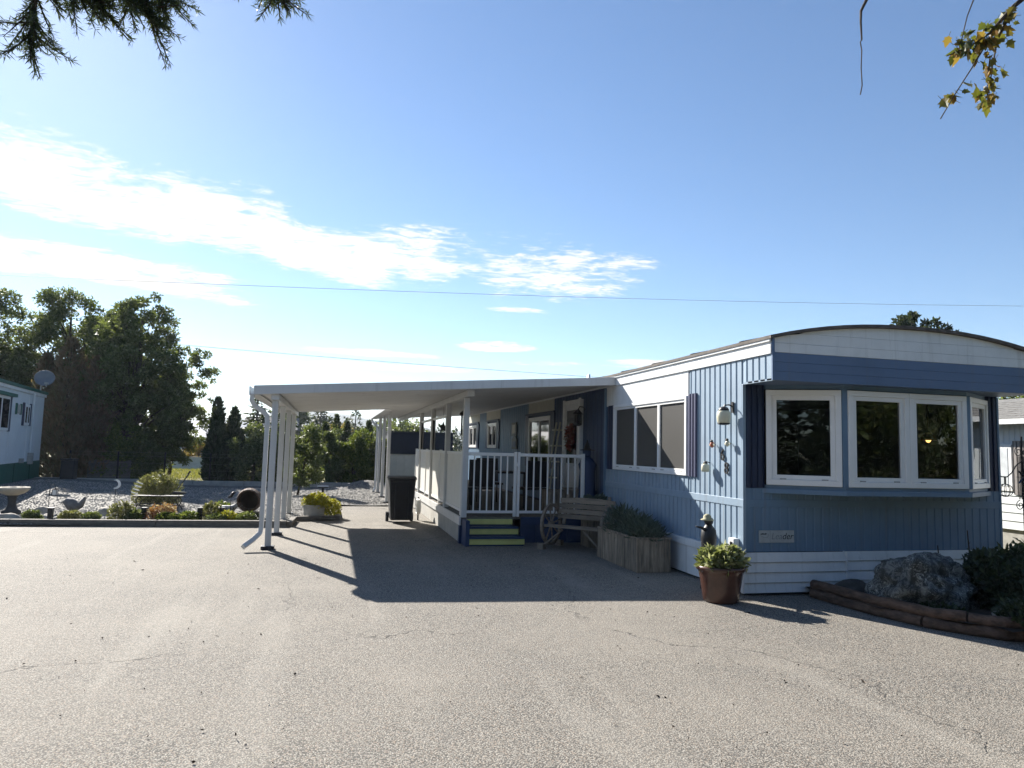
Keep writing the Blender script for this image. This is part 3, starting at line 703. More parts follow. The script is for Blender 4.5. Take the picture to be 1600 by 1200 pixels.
# skirting: white rail and sheet on the side, lap boards in front
B().box(X0-.05, X0+.01, 7.5, 12.1, ZS-.10, ZS-.004).build('skirt_rail', m_white, H, bevel=.006)
for i in range(2):
    B().box(X0-.03, X0-.01, 7.53+i*2.3, 7.53+(i+1)*2.3-.005, .03, ZS-.105).build('skirt_panel', m_white, H)
B().box(X0+.02, X0+.06, 7.6, 26, -.02, ZS).build('skirt_backing', m_dark, H)
def laps(x0, x1, yf, n, z0, z1, lean=0.):
    hgt = (z1-z0)/n
    for i in range(n):
        za = z0+i*hgt; zb = za+hgt
        yo = yf-.0*i
        b = B().ext([(yo-.022, za+.004), (yo+.012, za+.004), (yo+.012, zb-.004), (yo-.002, zb-.004)], 0, x0, x1)
        b.build('skirt_board', m_white, H)
laps(X0-.035, 5.98, Y0-.045, 4, .03, ZS, .0)
laps(6.0, X1+.02, Y0-.01, 4, .03, ZS, .0)
B().box(5.98, 6.0, Y0-.07, Y0, .03, ZS).build('corner_trim', m_white, H, bevel=.003)
B().box(X0-.052, X0-.034, Y0-.07, Y0-.02, .03, ZS-.0).build('corner_trim', m_white, H, bevel=.003)
B().box(X0, X1, Y0, Y0+.05, -.02, ZS).build('skirt_backing', m_dark, H)
# maker's plate on the front
pl_ = B().box(4.845, 5.305, Y0-.022, Y0-.008, .595, .735).build('name_plate', M('plate_alu', (.42, .45, .47), .4, .12, 8, metal=.2), H)
def on_front(me, name, x, z, y, parent):
    o = bpy.data.objects.new(name, me); COL.objects.link(o); o.parent = parent; o.location = (x-X0, y-Y0, z); o.rotation_euler = (R(90), 0, 0); return o
m_ink = M('ink', (.03, .035, .045), .6); m_fade = M('faded_ink', (.22, .25, .28), .6)
on_front(textmesh('Lea', .105, .001, m_fade, .25), 'lettering', 5.07, .665, Y0-.0235, pl_)
on_front(textmesh('der', .105, .001, m_ink, .25), 'lettering', 5.215, .665, Y0-.0235, pl_)
lg = B()
for i in range(6): lg.box(4.862+i*.013, 4.872+i*.013, Y0-.025, Y0-.0225, .686+.002*(i%2), .699+.003*((i*7)%3))
lg.build('emblem', m_ink, pl_)
B().tube([(4.86, Y0-.024, .675), (4.90, Y0-.024, .655), (4.95, Y0-.024, .655), (4.965, Y0-.024, .675), (4.955, Y0-.024, .70)], .0025, 5).build('emblem', m_fade, pl_)
B().box(4.984, 4.988, Y0-.024, Y0-.0222, .6, .73).build('plate_joint', m_fade, pl_)
# utility box low on the ribbed wall
ub = B().box(X0-.085, X0-.012, 7.60, 7.72, .50, .63).build('outlet_box', m_frame, H, bevel=.008)
B().box(X0-.09, X0-.086, 7.63, 7.68, .55, .59).build('outlet_cover', m_dark, ub)
# house numbers
for txt, y, z in (('6', 7.95, 1.59), ('8', 7.86, 1.43)):
    o = bpy.data.objects.new('house_number', textmesh(txt, .2, .006, m_dark)); COL.objects.link(o); o.parent = H
    o.location = (X0-.026-X0, y-Y0, z); o.rotation_euler = (R(90), 0, R(-90))

# pendant lamp in the front room, seen through the bay
L_ = thing('pendant_lamp', 'small lit amber pendant lamp behind the right-hand bay pane', 'lamp', (7.72, 8.0, 1.88))
B().tube([(0,0,.09), (0,0,.555)], .006, 6).build('cord', m_dark, L_, world=False)
B().lathe([(.03,.09), (.07,.05), (.10,-.02), (.098,-.02), (.06,.05), (.02,.085)], n=16).build('lamp_shade', M('amber', (.35, .2, .07), .4), L_, world=False, smooth=True)
em = bpy.data.materials.new('bulb_glow'); em.use_nodes = True; bs = em.node_tree.nodes['Principled BSDF']
bs.inputs['Emission Color'].default_value = (1, .55, .16, 1); bs.inputs['Emission Strength'].default_value = 1.6
B().lathe([(.005,.03), (.03,.01), (.035,-.02), (.02,-.045), (.004,-.05)], n=12).build('bulb', em, L_, world=False, smooth=True)

# ================================================================== PORCH / CARPORT COVER
CZ = lambda x: 2.33+.41*(x+1.2)/5.82              # underside height
CP = thing('carport', 'white aluminium carport roof on slim posts along the house', 'carport', (1.7, 14.5, 0))
def ppanel(x0, x1, y0, y1):
    # one pan panel running from house to eave: flat web with a raised standing rib
    b = B(); s_ = []
    for (y, d) in ((y0+.002, .075), (y0+.002, 0), (y0+.012, 0), (y0+.02, .006), (y1-.02, .006), (y1-.012, 0), (y1-.002, 0), (y1-.002, .075)): s_.append((y, d))
    v = []
    for x in (x0, x1):
        for (y, d) in s_: v.append((x, y, CZ(x)+d))
        for (y, d) in reversed(s_): v.append((x, y, CZ(x)+d+.004 if d < .07 else CZ(x)+.079))
    n = len(v)//2
    b.raw(v, [(i, (i+1)%n, n+(i+1)%n, n+i) for i in range(n)] + [tuple(range(n)), tuple(reversed(range(n, 2*n)))]); return b
py_ = 11.46
while py_ < 17.6: ppanel(-1.17, 4.648, py_, py_+.304).build('roof_panel', m_alum, CP); py_ += .304
yA = py_
while py_ < 24.6: ppanel(1.32, 4.648, py_, py_+.304).build('roof_panel', m_alum, CP); py_ += .304
yE = py_
def sloped(x0, x1, y0, y1, lo, hi, name, mat=m_alum, bevel=.004, parent=CP):
    b = B(); b.ext([(x0, CZ(x0)+lo), (x1, CZ(x1)+lo), (x1, CZ(x1)+hi), (x0, CZ(x0)+hi)], 1, y0, y1); return b.build(name, mat, parent, bevel=bevel)
sloped(-1.19, 4.655, 11.40, 11.455, -.012, .125, 'front_fascia')
sloped(-1.22, 1.31, yA+.003, yA+.05, -.01, .11, 'rear_fascia'); sloped(1.27, 4.62, yE+.003, yE+.05, -.01, .11, 'rear_fascia')
gz0 = CZ(-1.2)
B().ext([(-1.26, gz0+.115), (-1.26, gz0-.014), (-1.10, gz0-.014), (-1.10, gz0-.003), (-1.248, gz0-.003), (-1.248, gz0+.115)], 1, 11.46, yA+.05).build('gutter', m_alum, CP)
g1 = CZ(1.3)
B().ext([(1.22, g1+.10), (1.22, g1-.014), (1.40, g1-.014), (1.40, g1-.003), (1.232, g1-.003), (1.232, g1+.10)], 1, yA+.06, yE+.05).build('gutter', m_alum, CP)
B().box(-.94, -.82, 11.46, yA, CZ(-.88)-.10, CZ(-.88)-.008).build('beam', m_alum, CP, bevel=.005)
B().box(2.14, 2.26, 11.75, yE-.1, CZ(2.2)-.11, CZ(2.2)-.008).build('beam', m_alum, CP, bevel=.005)
def post(x, y, z0, z1, s=.088, base=True):
    p_ = B().box(x-s/2, x+s/2, y-s/2, y+s/2, z0, z1)
    o = p_.build('post', m_alum, CP, bevel=.006)
    for d in (-1, 1): B().box(x+d*s*.18-.004, x+d*s*.18+.004, y-s/2-.004, y-s/2+.001, z0+.05, z1-.02).build('flute', m_alum, o)
    if base: B().box(x-.095, x+.095, y-.08, y+.08, z0-.005, z0+.05).build('post_foot', m_black, o, bevel=.006)
    return o
for y in (11.58, 13.33, 15.1, 17.0): post(-.88, y, .0, CZ(-.88)-.102)
for y in (14.1, 16.3, 18.5): post(2.2, y, .43, CZ(2.2)-.112, .1, False)
post(2.2, 12.13, .43, CZ(2.2)-.112, .095, False)
for y in (20.3, 22.4, 24.4): post(1.52, y, .02, CZ(1.52)-.02, .09, True)
# downspouts
ds = B().tube([(-1.21, 11.5, gz0-.01), (-1.22, 11.5, gz0-.09), (-1.18, 11.53, gz0-.17), (-1.05, 11.57, gz0-.26), (-.995, 11.58, gz0-.32), (-.985, 11.58, gz0-.42), (-.985, 11.58, .34), (-1.0, 11.56, .24), (-1.08, 11.44, .16), (-1.2, 11.28, .075)], .047, 4).build('downspout', m_alum, CP, bevel=.006)
B().box(-1.035, -.935, 11.53, 11.63, gz0-.47, gz0-.44).build('strap', m_alum, ds)
ds = B().tube([(1.26, yE-.1, g1-.01), (1.27, yE-.1, g1-.1), (1.42, yE-.15, g1-.25), (1.44, yE-.2, g1-.35), (1.44, yE-.2, .2), (1.38, yE-.35, .08)], .042, 4).build('downspout', m_alum, CP)
# ================================================================== DECK
DK = thing('porch_deck', 'raised porch deck with white rail fence and yellow-fronted steps', 'deck', (2.2, 12.15, 0))
dz = .44
for i in range(26):
    x0 = 2.16+i*.096
    if x0 > 4.58: break
    B().box(x0, x0+.09, 12.12, 19.6, dz-.03, dz).build('deck_board', m_timber, DK)
B().box(2.13, 2.158, 12.1, 19.62, dz-.14, dz+.0).build('rim_joist', m_alum, DK)
B().box(3.2, 4.62, 12.085, 12.115, dz-.14, dz+.0).build('rim_joist', m_navy, DK)
for i in range(9):
    B().box(2.165, 2.185, 12.2+i*.82, 12.2+(i+1)*.82-.008, .0, dz-.145).build('skirt_panel', M('skirt_grey', (.38, .37, .34), .7, .12, 4, dirt=.2), DK)
B().box(2.186, 2.21, 12.2, 19.6, 0.0, dz-.15).build('skirt_backing', m_navy, DK)
B().box(2.13, 2.235, 12.085, 12.2, 0, dz-.145).build('corner_post', m_navy, DK)
for i in range(5): B().box(3.2+i*.285, 3.2+(i+1)*.285-.006, 12.13, 12.15, 0, dz-.145).build('skirt_panel', m_navy, DK)
# steps
for i in range(3):
    yf = 12.1-.19*(i+0)+0; zt = dz-.145*i; xr = 3.05+.06*i
    B().box(2.24, xr, yf-.012, yf+.012, zt-.145+.022, zt-.035).build('step_riser', m_yellow, DK, bevel=.003)
    if i: B().box(2.24, xr, yf-.03, yf+.178, zt-.03, zt+.0).build('step_tread', m_navy, DK, bevel=.004)
    B().box(2.245, xr-.01, yf+.013, yf+.17, 0, zt-.035).build('step_body', m_navy, DK)
B().box(2.17, 2.236, 11.70, 12.08, 0, dz-.03).build('stringer', m_navy, DK)
# railing towards the camera, with a gate
def railing(y, xa, xb, nbal, name):
    t_ = B().box(xa, xb, y-.028, y+.028, 1.475, 1.53).build('top_rail', m_vinyl, DK, bevel=.006)
    B().box(xa, xb, y-.022, y+.022, .50, .545).build('bottom_rail', m_vinyl, DK, bevel=.005)
    bm_ = meshof(B().box(-.011, .011, -.011, .011, .546, 1.474), 'baluster', m_vinyl)
    for k in range(nbal): share('baluster', bm_, DK, (xa+(xb-xa)*(k+1)/(nbal+1)-2.2, y-12.15, 0))
railing(12.13, 2.25, 3.06, 6, 'gate'); railing(12.13, 3.17, 4.3, 8, 'rail')
for x in (3.085, 3.145): B().box(x-.024, x+.024, 12.10, 12.155, .445, 1.55).build('gate_stile', m_vinyl, DK, bevel=.005)
B().box(3.09, 3.15, 12.075, 12.10, 1.30, 1.36).build('gate_latch', m_frame, DK, bevel=.004)
B().box(4.29, 4.35, 12.10, 12.16, .445, 1.55).build('rail_post', m_vinyl, DK, bevel=.005)
# solid side fence
for i, (ya, yb) in enumerate(((12.42, 15.0), (15.06, 17.3), (17.36, 19.45))):
    n = 9
    B().box(2.185, 2.235, ya, yb, 1.475, 1.53).build('top_rail', m_vinyl, DK, bevel=.006)
    B().box(2.19, 2.23, ya, yb, .50, .55).build('bottom_rail', m_vinyl, DK, bevel=.005)
    for k in range(n):
        w_ = (yb-ya)/n; B().box(2.20, 2.218, ya+k*w_+.0015, ya+(k+1)*w_-.0015, .552, 1.473).build('fence_board', m_fence, DK)
for y in (12.39, 15.03, 17.33, 19.48): B().box(2.18, 2.24, y-.028, y+.028, .445, 1.55).build('fence_post', m_vinyl, DK, bevel=.005)
B().box(2.185, 2.235, 12.22, 12.29, .445, 1.55).build('fence_post', m_vinyl, DK, bevel=.005)
# screen frames above the side fence
for (ya, yb) in ((14.16, 16.24), (16.36, 18.44)):
    f = B().box(2.18, 2.22, ya, yb, 2.20, 2.25).build('screen_frame', m_vinyl, DK)
    B().box(2.185, 2.215, ya, ya+.03, 1.535, 2.2).build('screen_stile', m_dark, f); B().box(2.185, 2.215, yb-.03, yb, 1.535, 2.2).build('screen_stile', m_dark, f)

# ================================================================== THINGS BY THE HOUSE
def plank_box(name, label, x0, x1, y0, y1, z0, h, bw, cat='planter', group=None):
    t = thing(name, label, cat, ((x0+x1)/2, (y0+y1)/2, z0), 0, group); rd = random.Random(name+label)
    def side(ax, a0, a1, at, inward):
        n = max(2, int(round((a1-a0)/bw)))
        for k in range(n):
            p = a0+(a1-a0)*k/n+.002; q = a0+(a1-a0)*(k+1)/n-.002; dz_ = rd.uniform(-.008, .008); th = .02; o_ = rd.uniform(0, .004)
            lo, hi = sorted((at+inward*o_, at+inward*(th+o_)))
            (B().box(p, q, lo, hi, z0+.003, z0+h+dz_) if ax == 0 else B().box(lo, hi, p, q, z0+.003, z0+h+dz_)).build('plank', m_wood, t)
    side(0, x0, x1, y0, 1); side(0, x0, x1, y1, -1); side(1, y0+.025, y1-.025, x0, 1); side(1, y0+.025, y1-.025, x1, -1)
    b = B()
    for (u, v, p, q) in ((x0-.012, x1+.012, y0-.012, y0+.035), (x0-.012, x1+.012, y1-.035, y1+.012), (x0-.012, x0+.035, y0+.036, y1-.036), (x1-.035, x1+.012, y0+.036, y1-.036)):
        b.box(u, v, p, q, z0+h+.009, z0+h+.03)
    b.build('cap_rail', m_wood, t); B().box(x0+.03, x1-.03, y0+.03, y1-.03, z0+.05, z0+h-.04).build('planter_soil', m_soil, t)
    return t
plank_box('planter_box', 'long weathered plank planter beside the side window, filled with grey-green bush', 4.0, 4.5, 9.05, 10.5, 0, .43, .095)
for i, (x, y, h_) in enumerate(((4.25, 10.1, .34), (4.27, 9.68, .29), (4.25, 9.32, .20))):
    tuft('lavender_bush', ['tallest grey-green bush at the far end of the plank planter', 'middle grey-green bush in the plank planter', 'low grey-green bush at the near end of the plank planter'][i], (x, y, .38), .25, h_, m_lav, 40+i, 900, .13, .022, cat='bush', up_=1.4)
plank_box('planter_box', 'small plank planter on the deck behind the rail', 3.75, 4.12, 12.35, 12.75, .44, .42, .08)
plank_box('planter_box', 'plank planter on the deck corner beyond the rail end', 4.16, 4.6, 12.22, 12.75, .44, .45, .075)
plank_box('planter_box', 'low plank tub behind the wheel bench against the house', 4.2, 4.6, 11.45, 11.85, 0, .62, .085)
tuft('potted_plant', 'pale leafy plant behind the wagon wheel bench', (4.38, 11.65, .58), .22, .25, m_lav, 47, 500, .08, .04)

# flower pot
P_ = thing('flower_pot', 'brown glazed flower pot at the house corner', 'flower pot', (4.20, 7.24, 0))
B().lathe([(.17,0), (.19,.015), (.205,.12), (.235,.30), (.245,.335), (.265,.345), (.27,.375), (.262,.39), (.24,.39), (.225,.33), (.0,.32)], n=40).build('pot', m_pot, P_, world=False, smooth=True)
B().lathe([(.0,.321), (.222,.331)], n=24).build('potting_soil', m_soil, P_, world=False)
tuft('leafy_plant', 'bushy variegated yellow-green plant in the brown pot', (4.20, 7.24, .34), .225, .23, m_pale, 51, 1500, .075, .045, up_=.6)
# dark garden figure behind the pot
F_ = thing('garden_figure', 'black garden figure with a pale cap behind the flower pot', 'garden figure', (4.40, 7.86, 0))
B().lathe([(.085,0), (.10,.02), (.09,.18), (.075,.34), (.085,.50), (.095,.60), (.085,.70), (.05,.745), (.035,.77)], n=18).build('body', m_dark, F_, world=False, smooth=True)
B().lathe([(.03,.755), (.05,.78), (.055,.81), (.045,.84), (.01,.86)], n=14).build('head', m_dark, F_, world=False, smooth=True)
B().lathe([(.075,.815), (.08,.825), (.05,.835), (.045,.87), (.02,.89), (.002,.893)], c=(-.03,-.02,0), n=16).build('cap', M('cap_straw', (.33, .31, .2), .8, .15), F_, world=False, smooth=True)
B().tube([(-.05,-.03,.70), (-.13,-.06,.735), (-.21,-.08,.75)], [.022, .016, .008], 8).build('arm', m_dark, F_, world=False, smooth=True)

# wall ornaments
m_creamc = M('cream_ceramic', (.60, .58, .44), .35, .06, 6); m_orn = M('rusty_red', (.40, .12, .06), .6, .2, 8)
O_ = thing('wall_ornament', 'large cream bell-shaped wall lamp with a dark cap on the ribbed siding', 'wall ornament', (4.64, 7.72, 2.03))
O_.scale = (.72, .72, .72)
B().tube([(0,0,.20), (-.07,0,.23), (-.15,0,.22), (-.17,0,.17)], .012, 8).build('bracket', m_dark, O_, world=False)
B().lathe([(.012,.20), (.06,.185), (.085,.15), (.09,.13)], c=(-.17,0,0), n=20).build('cap', m_dark, O_, world=False, smooth=True)
B().lathe([(.085,.13), (.108,.10), (.115,.02), (.105,-.06), (.10,-.075)], c=(-.17,0,0), n=24).build('bell', m_creamc, O_, world=False, smooth=True)
B().lathe([(.10,-.075), (.104,-.085), (.09,-.10), (.03,-.11)], c=(-.17,0,0), n=20).build('rim', m_dark, O_, world=False, smooth=True)
B().lathe([(.004,-.085), (.035,-.06), (.05,.0), (.035,.06), (.004,.085)], c=(-.16,.115,.0), n=18).build('petal', m_creamc, O_, world=False, smooth=True)
B().box(-.02, -.0, -.03, .03, .1, .28).build('back_plate', m_dark, O_, world=False)
def birdie(y, z, lab, s=1., m1=m_orn):
    t = thing('bird_ornament', lab, 'wall ornament', (4.64, y, z))
    B().lathe([(.004,-.04*s), (.026*s,-.02*s), (.03*s,.0), (.02*s,.03*s), (.004,.038*s)], c=(-.05*s,0,0), n=12).build('body', m1, t, world=False, smooth=True)
    B().lathe([(.003,.02*s), (.018*s,.03*s), (.018*s,.05*s), (.003,.062*s)], c=(-.055*s,0,0), n=10).build('head', m_dark, t, world=False, smooth=True)
    B().box(-.05*s, .0, -.004, .004, -.006, .006).build('pin', m_dark, t, world=False)
    for d in (-1, 1): B().obox((-.05*s, d*.035*s, .0), (.012, .045*s, .02*s), (1,0,0), (0, .3*d, 1)).build('wing', m_creamc, t, world=False)
birdie(8.12, 1.72, 'small red bird ornament left of the house numbers'); birdie(7.76, 1.735, 'small pale bird ornament right of the house numbers', 1., m_creamc)
t = thing('bell_ornament', 'small cream bell hanging low on the ribbed siding', 'wall ornament', (4.64, 8.25, 1.42))
B().lathe([(.005,.09), (.02,.085), (.03,.06)], c=(-.07,0,0), n=14).build('cap', m_dark, t, world=False, smooth=True)
B().lathe([(.03,.06), (.048,.04), (.052,-.01), (.046,-.04), (.01,-.045)], c=(-.07,0,0), n=18).build('bell', m_creamc, t, world=False, smooth=True)
B().tube([(0,0,.07), (-.07,0,.09)], .006, 6).build('bracket', m_dark, t, world=False)

# wagon-wheel bench
BN = thing('wheel_bench', 'weathered slatted bench with wagon wheel ends by the porch steps', 'bench', (3.95, 11.18, 0), R(-46))
for sx_ in (-1, 1):
    xw = sx_*.53; R_ = .34; b = B(); n = 28; ring = []
    for k in range(n):
        for (rr, xx) in ((R_, -.022), (R_, .022), (R_-.045, .022), (R_-.045, -.022)):
            a = 2*math.pi*k/n; ring.append((xw+xx, rr*math.cos(a), .38+rr*math.sin(a)))
    b.raw(ring, [(k*4+i, ((k+1)%n)*4+i, ((k+1)%n)*4+(i+1)%4, k*4+(i+1)%4) for k in range(n) for i in range(4)])
    wh = b.build('wagon_wheel', m_wood2, BN, world=False)
    B().tube([(xw-.04,0,.38), (xw+.04,0,.38)], .05, 12).build('hub', m_wood2, wh, world=False)
    for k in range(8):
        a = math.pi*k/4+.2; B().tube([(xw, .045*math.cos(a), .38+.045*math.sin(a)), (xw, (R_-.04)*math.cos(a), .38+(R_-.04)*math.sin(a))], .013, 6).build('spoke', m_wood2, wh, world=False)
    B().box(xw-.05, xw+.05, -.36, -.26, 0, .09).build('foot', m_wood2, BN, world=False); B().box(xw-.05, xw+.05, .26, .36, 0, .09).build('foot', m_wood2, BN, world=False)
    B().tube([(xw*.93, -.28, .08), (xw*.35, -.24, .33)], .017, 6).build('brace', m_wood2, BN, world=False)
for k in range(5): B().obox((0, -.24+k*.085, .385-.012*k*.5), (1.0, .07, .022), (1,0,0), (0,.05,1)).build('seat_slat', m_wood2, BN, world=False)
for k in range(4):
    b = B(); z = .47+k*.085; y = .17+k*.028
    top = .075+(.02 if k == 3 else 0)
    b.ext([(-.5, z), (.5, z), (.5, z+.072), (.2, z+top), (-.2, z+top), (-.5, z+.072)], 1, y, y+.022); b.build('back_slat', m_wood2, BN, world=False)
for sx_ in (-.38, .38): B().obox((sx_, .235, .62), (.05, .03, .5), (1,0,0), (0,.32,1)).build('back_post', m_wood2, BN, world=False)
B().box(-.5, .5, -.29, -.265, .36, .40).build('front_rail', m_wood2, BN, world=False)

# wheelie bin
WB = thing('wheelie_bin', 'dark grey wheelie bin standing beside the deck fence', 'wheelie bin', (1.46, 15.5, 0))
bb_ = B(); v = []
for (z, hx, yf, yb) in ((.06, .22, -.22, .24), (.5, .25, -.26, .28), (.86, .27, -.30, .31), (.90, .285, -.32, .32)):
    v += [(-hx, yf, z), (hx, yf, z), (hx, yb, z), (-hx, yb, z)]
f = [(0,3,2,1), (12,13,14,15)]
for k in range(3): f += [(k*4+i, k*4+(i+1)%4, (k+1)*4+(i+1)%4, (k+1)*4+i) for i in range(4)]
bb_.raw(v, f).build('bin_body', m_black, WB, world=False, bevel=.02)
ld = B().ext([(-.35, .905), (.34, .905), (.34, .93), (.1, .975), (-.2, .965), (-.35, .93)], 0, -.29, .29).build('lid', m_black, WB, world=False, bevel=.012)
B().tube([(-.25, .36, .93), (.25, .36, .93)], .018, 8).build('handle', m_black, WB, world=False)
for x in (-.26, .26): B().tube([(x-.03, .24, .10), (x+.03, .24, .10)], .10, 16).build('wheel', m_black, WB, world=False)
for x in (-.14, .14): B().box(x-.015, x+.015, -.345, -.22, .10, .80).build('rib', m_black, WB, world=False)
# hose reel / white bits next to bin
t = thing('hose_hanger', 'white coiled hose on a stand behind the wheelie bin', 'hose', (1.88, 15.9, 0))
b = B()
for k in range(4): b.tube([(.02*k-.03, .16*math.cos(a_*math.pi/9), .30+.16*math.sin(a_*math.pi/9)) for a_ in range(19)], .013, 6)
b.build('hose', m_vinyl, t, world=False, smooth=True); B().tube([(.0,.0,0), (0,0,.5)], .018, 8).build('stand', m_dark, t, world=False)

# porch things
def lathed(name, label, cat, loc, parts, **kw):
    t = thing(name, label, cat, loc, **kw)
    for nm, prof, mt, c in parts: B().lathe(prof, c=c, n=14).build(nm, mt, t, world=False, smooth=True)
    return t
t = thing('coach_lantern', 'black coach lantern hanging right of the front door', 'lantern', (4.50, 12.95, 2.10))
B().lathe([(.002,.30), (.03,.27), (.10,.20), (.105,.19), (.06,.19)], n=6).build('roof', m_dark, t, world=False)
for k in range(6):
    a = 2*math.pi*k/6; B().tube([(.07*math.cos(a), .07*math.sin(a), .0), (.07*math.cos(a), .07*math.sin(a), .195)], .006, 4).build('bar', m_dark, t, world=False)
B().lathe([(.06,.005), (.062,.19)], n=6).build('lantern_glass', m_gdark, t, world=False)
B().lathe([(.03,-.03), (.08,-.01), (.08,.005)], n=6).build('base', m_dark, t, world=False)
B().tube([(0,0,.28), (.03,0,.34), (.11,0,.33), (.14,0,.28)], .01, 6).build('bracket', m_dark, t, world=False)
# wreath on the door
rg = np.random.default_rng(8); n = 700; a = rg.uniform(0, 2*math.pi, n); rr = .17+rg.normal(size=n)*.03
t = thing('door_wreath', 'red berry wreath hung on the white front door', 'wreath', (4.585, 13.62, 1.86))
Pn = np.stack([rg.normal(size=n)*.025-.01, np.cos(a)*rr, np.sin(a)*rr*1.15], 1); V, F = cards(Pn, rdir(rg, n), .06, .035, rg); npmesh('wreath_leaves', V, F, leafmat('wreath_red', (.20, .03, .03), (.28, .05, .04), (.12, .06, .03), .2, 4), t)
B().tube([(-.0, .17*math.cos(k*math.pi/10), .195*math.sin(k*math.pi/10)) for k in range(21)], .018, 6).build('ring', m_bark, t, world=False)
# framed picture and birdhouse silhouette on the blue wall
t = thing('wall_picture', 'small pale picture in a dark frame on the porch wall', 'picture', (4.635, 18.4, 2.1)); B().box(-.02, 0, -.27, .27, -.16, .2).build('frame', m_dark, t, world=False); B().box(-.026, -.021, -.14, .14, -.09, .14).build('print', m_cream, t, world=False)
t = thing('birdhouse_plaque', 'dark birdhouse plaque under the porch picture', 'plaque', (4.635, 18.3, 1.6)); B().ext([(-.26, 0), (.26, 0), (.26, .25), (0, .40), (-.26, .25)], 0, -.03, 0).build('plaque', m_dark, t, world=False); B().box(-.04, -.031, -.14, .14, .06, .2).build('door_panel', m_navy, t, world=False)
# hanging star and hanging dark basket
t = thing('hanging_star', 'black metal star hanging under the porch beam', 'star', (2.28, 15.3, 2.02))
pts = [((.13 if k % 2 == 0 else .055)*math.sin(k*math.pi/5), (.13 if k % 2 == 0 else .055)*math.cos(k*math.pi/5)) for k in range(10)]
B().ext(pts, 1, -.008, .008).build('star', m_dark, t, world=False); B().tube([(0,0,.13), (0,0,.44)], .004, 4).build('cord', m_dark, t, world=False)
t = thing('wind_chime', 'dark wind chime hanging inside the porch front corner', 'wind chime', (2.36, 13.2, 1.75))
B().lathe([(.01,.56), (.09,.50), (.10,.46), (.02,.44)], n=12).build('cap', m_dark, t, world=False)
for k in range(5): a = 2*math.pi*k/5; B().tube([(.06*math.cos(a), .06*math.sin(a), .0+.03*k), (.06*math.cos(a), .06*math.sin(a), .45)], .011, 6).build('tube', m_dark, t, world=False)
B().tube([(0,0,.56), (0,0,.76)], .004, 4).build('cord', m_dark, t, world=False)
# dark scarecrow-like figure at the rail end
t = thing('porch_figure', 'dark cloaked porch figure with pointed hat at the rail end', 'garden figure', (4.44, 12.24, .44))
B().lathe([(.20,0), (.19,.2), (.15,.55), (.14,.8), (.16,.92), (.10,1.02), (.05,1.06)], n=18, wob=lambda i, a: .06*math.sin(5*a+i)).build('cloak', m_navy, t, world=False, smooth=True)
B().lathe([(.05,1.04), (.075,1.10), (.07,1.17), (.02,1.21)], n=14).build('head', m_navy, t, world=False, smooth=True)
B().lathe([(.13,1.17), (.13,1.18), (.07,1.19), (.03,1.29), (.003,1.36)], n=16).build('hat', m_dark, t, world=False, smooth=True)
# tall crutch-like white stand beside the door
t = thing('ladder_shelf', 'narrow pale ladder shelf leaning beside the front door', 'shelf', (4.45, 14.45, .44))
for y in (-.13, .13): B().tube([(-.12, y, 0), (.14, y, 1.75)], .02, 4).build('rail', m_cream, t, world=False)
for k in range(5): B().box(-.16+.05*k, .04+.05*k, -.12, .12, .25+.33*k, .275+.33*k).build('shelf', m_cream, t, world=False)
# patio table and chairs on the deck
t = thing('patio_table', 'dark patio table on the deck behind the gate', 'table', (3.25, 14.2, .44)); B().box(-.5, .5, -.45, .45, .68, .71).build('table_top', m_dark, t, world=False, bevel=.005)
for (x, y) in ((-.45,-.4), (.45,-.4), (.45,.4), (-.45,.4)): B().tube([(x, y, 0), (x, y, .68)], .022, 8).build('leg', m_dark, t, world=False)
def chair(x, y, rz, lab):
    t = thing('patio_chair', lab, 'chair', (x, y, .44), rz, 'patio chairs on the deck'); B().box(-.25, .25, -.25, .25, .40, .44).build('seat', m_dark, t, world=False)
    B().obox((0, .25, .70), (.48, .025, .5), (1,0,0), (0,.15,1)).build('backrest', m_dark, t, world=False)
    for (x_, y_) in ((-.22,-.22), (.22,-.22), (.22,.22), (-.22,.22)): B().tube([(x_, y_, 0), (x_, y_, .40)], .016, 6).build('leg', m_dark, t, world=False)
chair(2.75, 13.35, R(170), 'dark patio chair nearest the gate post'); chair(3.7, 13.4, R(195), 'dark patio chair behind the rail, nearer the door'); chair(3.3, 15.2, 0, 'dark patio chair on the far side of the patio table')

# ================================================================== RIGHT-HAND BED
BD = thing('log_edging', 'low bed edging of two stacked round logs by the bay window', 'edging', (5.5, 6.2, 0))
path = [(5.40, 7.30), (5.46, 6.45), (5.60, 5.85), (5.95, 5.35), (6.75, 4.98), (7.9, 4.75)]
def along(f):
    k = min(len(path)-2, int(f)); return Vector((*path[k], 0)).lerp(Vector((*path[k+1], 0)), f-k)
for row in range(2):
    for (f0, f1) in (((0, 1.9), (1.93, 3.6), (3.63, 5)) if row == 0 else ((0, 2.5), (2.53, 5))):
        jx = [random.Random(int(f0*70)+row*9+k).uniform(-.006, .006) for k in range(12)]
        pts = [along(f0+(f1-f0)*k/11) + Vector((.022*row, .015*row, .052+.098*row+jx[k])) for k in range(12)]
        B().tube(pts, [.051+jx[k]*.7 for k in range(12)], 12).build('log', m_log, BD)
rock('boulder', 'big dark speckled boulder in front of the bay window', (6.08, 6.42, .20), (.54, .42, .42), 3, m_boul, 'boulder', None, 5, .3, R(8))
rock('stone', 'dark stone wedged behind the boulder', (6.75, 6.85, .14), (.32, .25, .34), 9, m_boul, 'rock', None, 4, .25)
rock('stone', 'low dark stone left of the boulder', (5.66, 6.95, .12), (.22, .2, .14), 12, M('dark_stone', (.05, .048, .045), .9, .4, 6, .6, 20), 'rock', None, 3, .25)
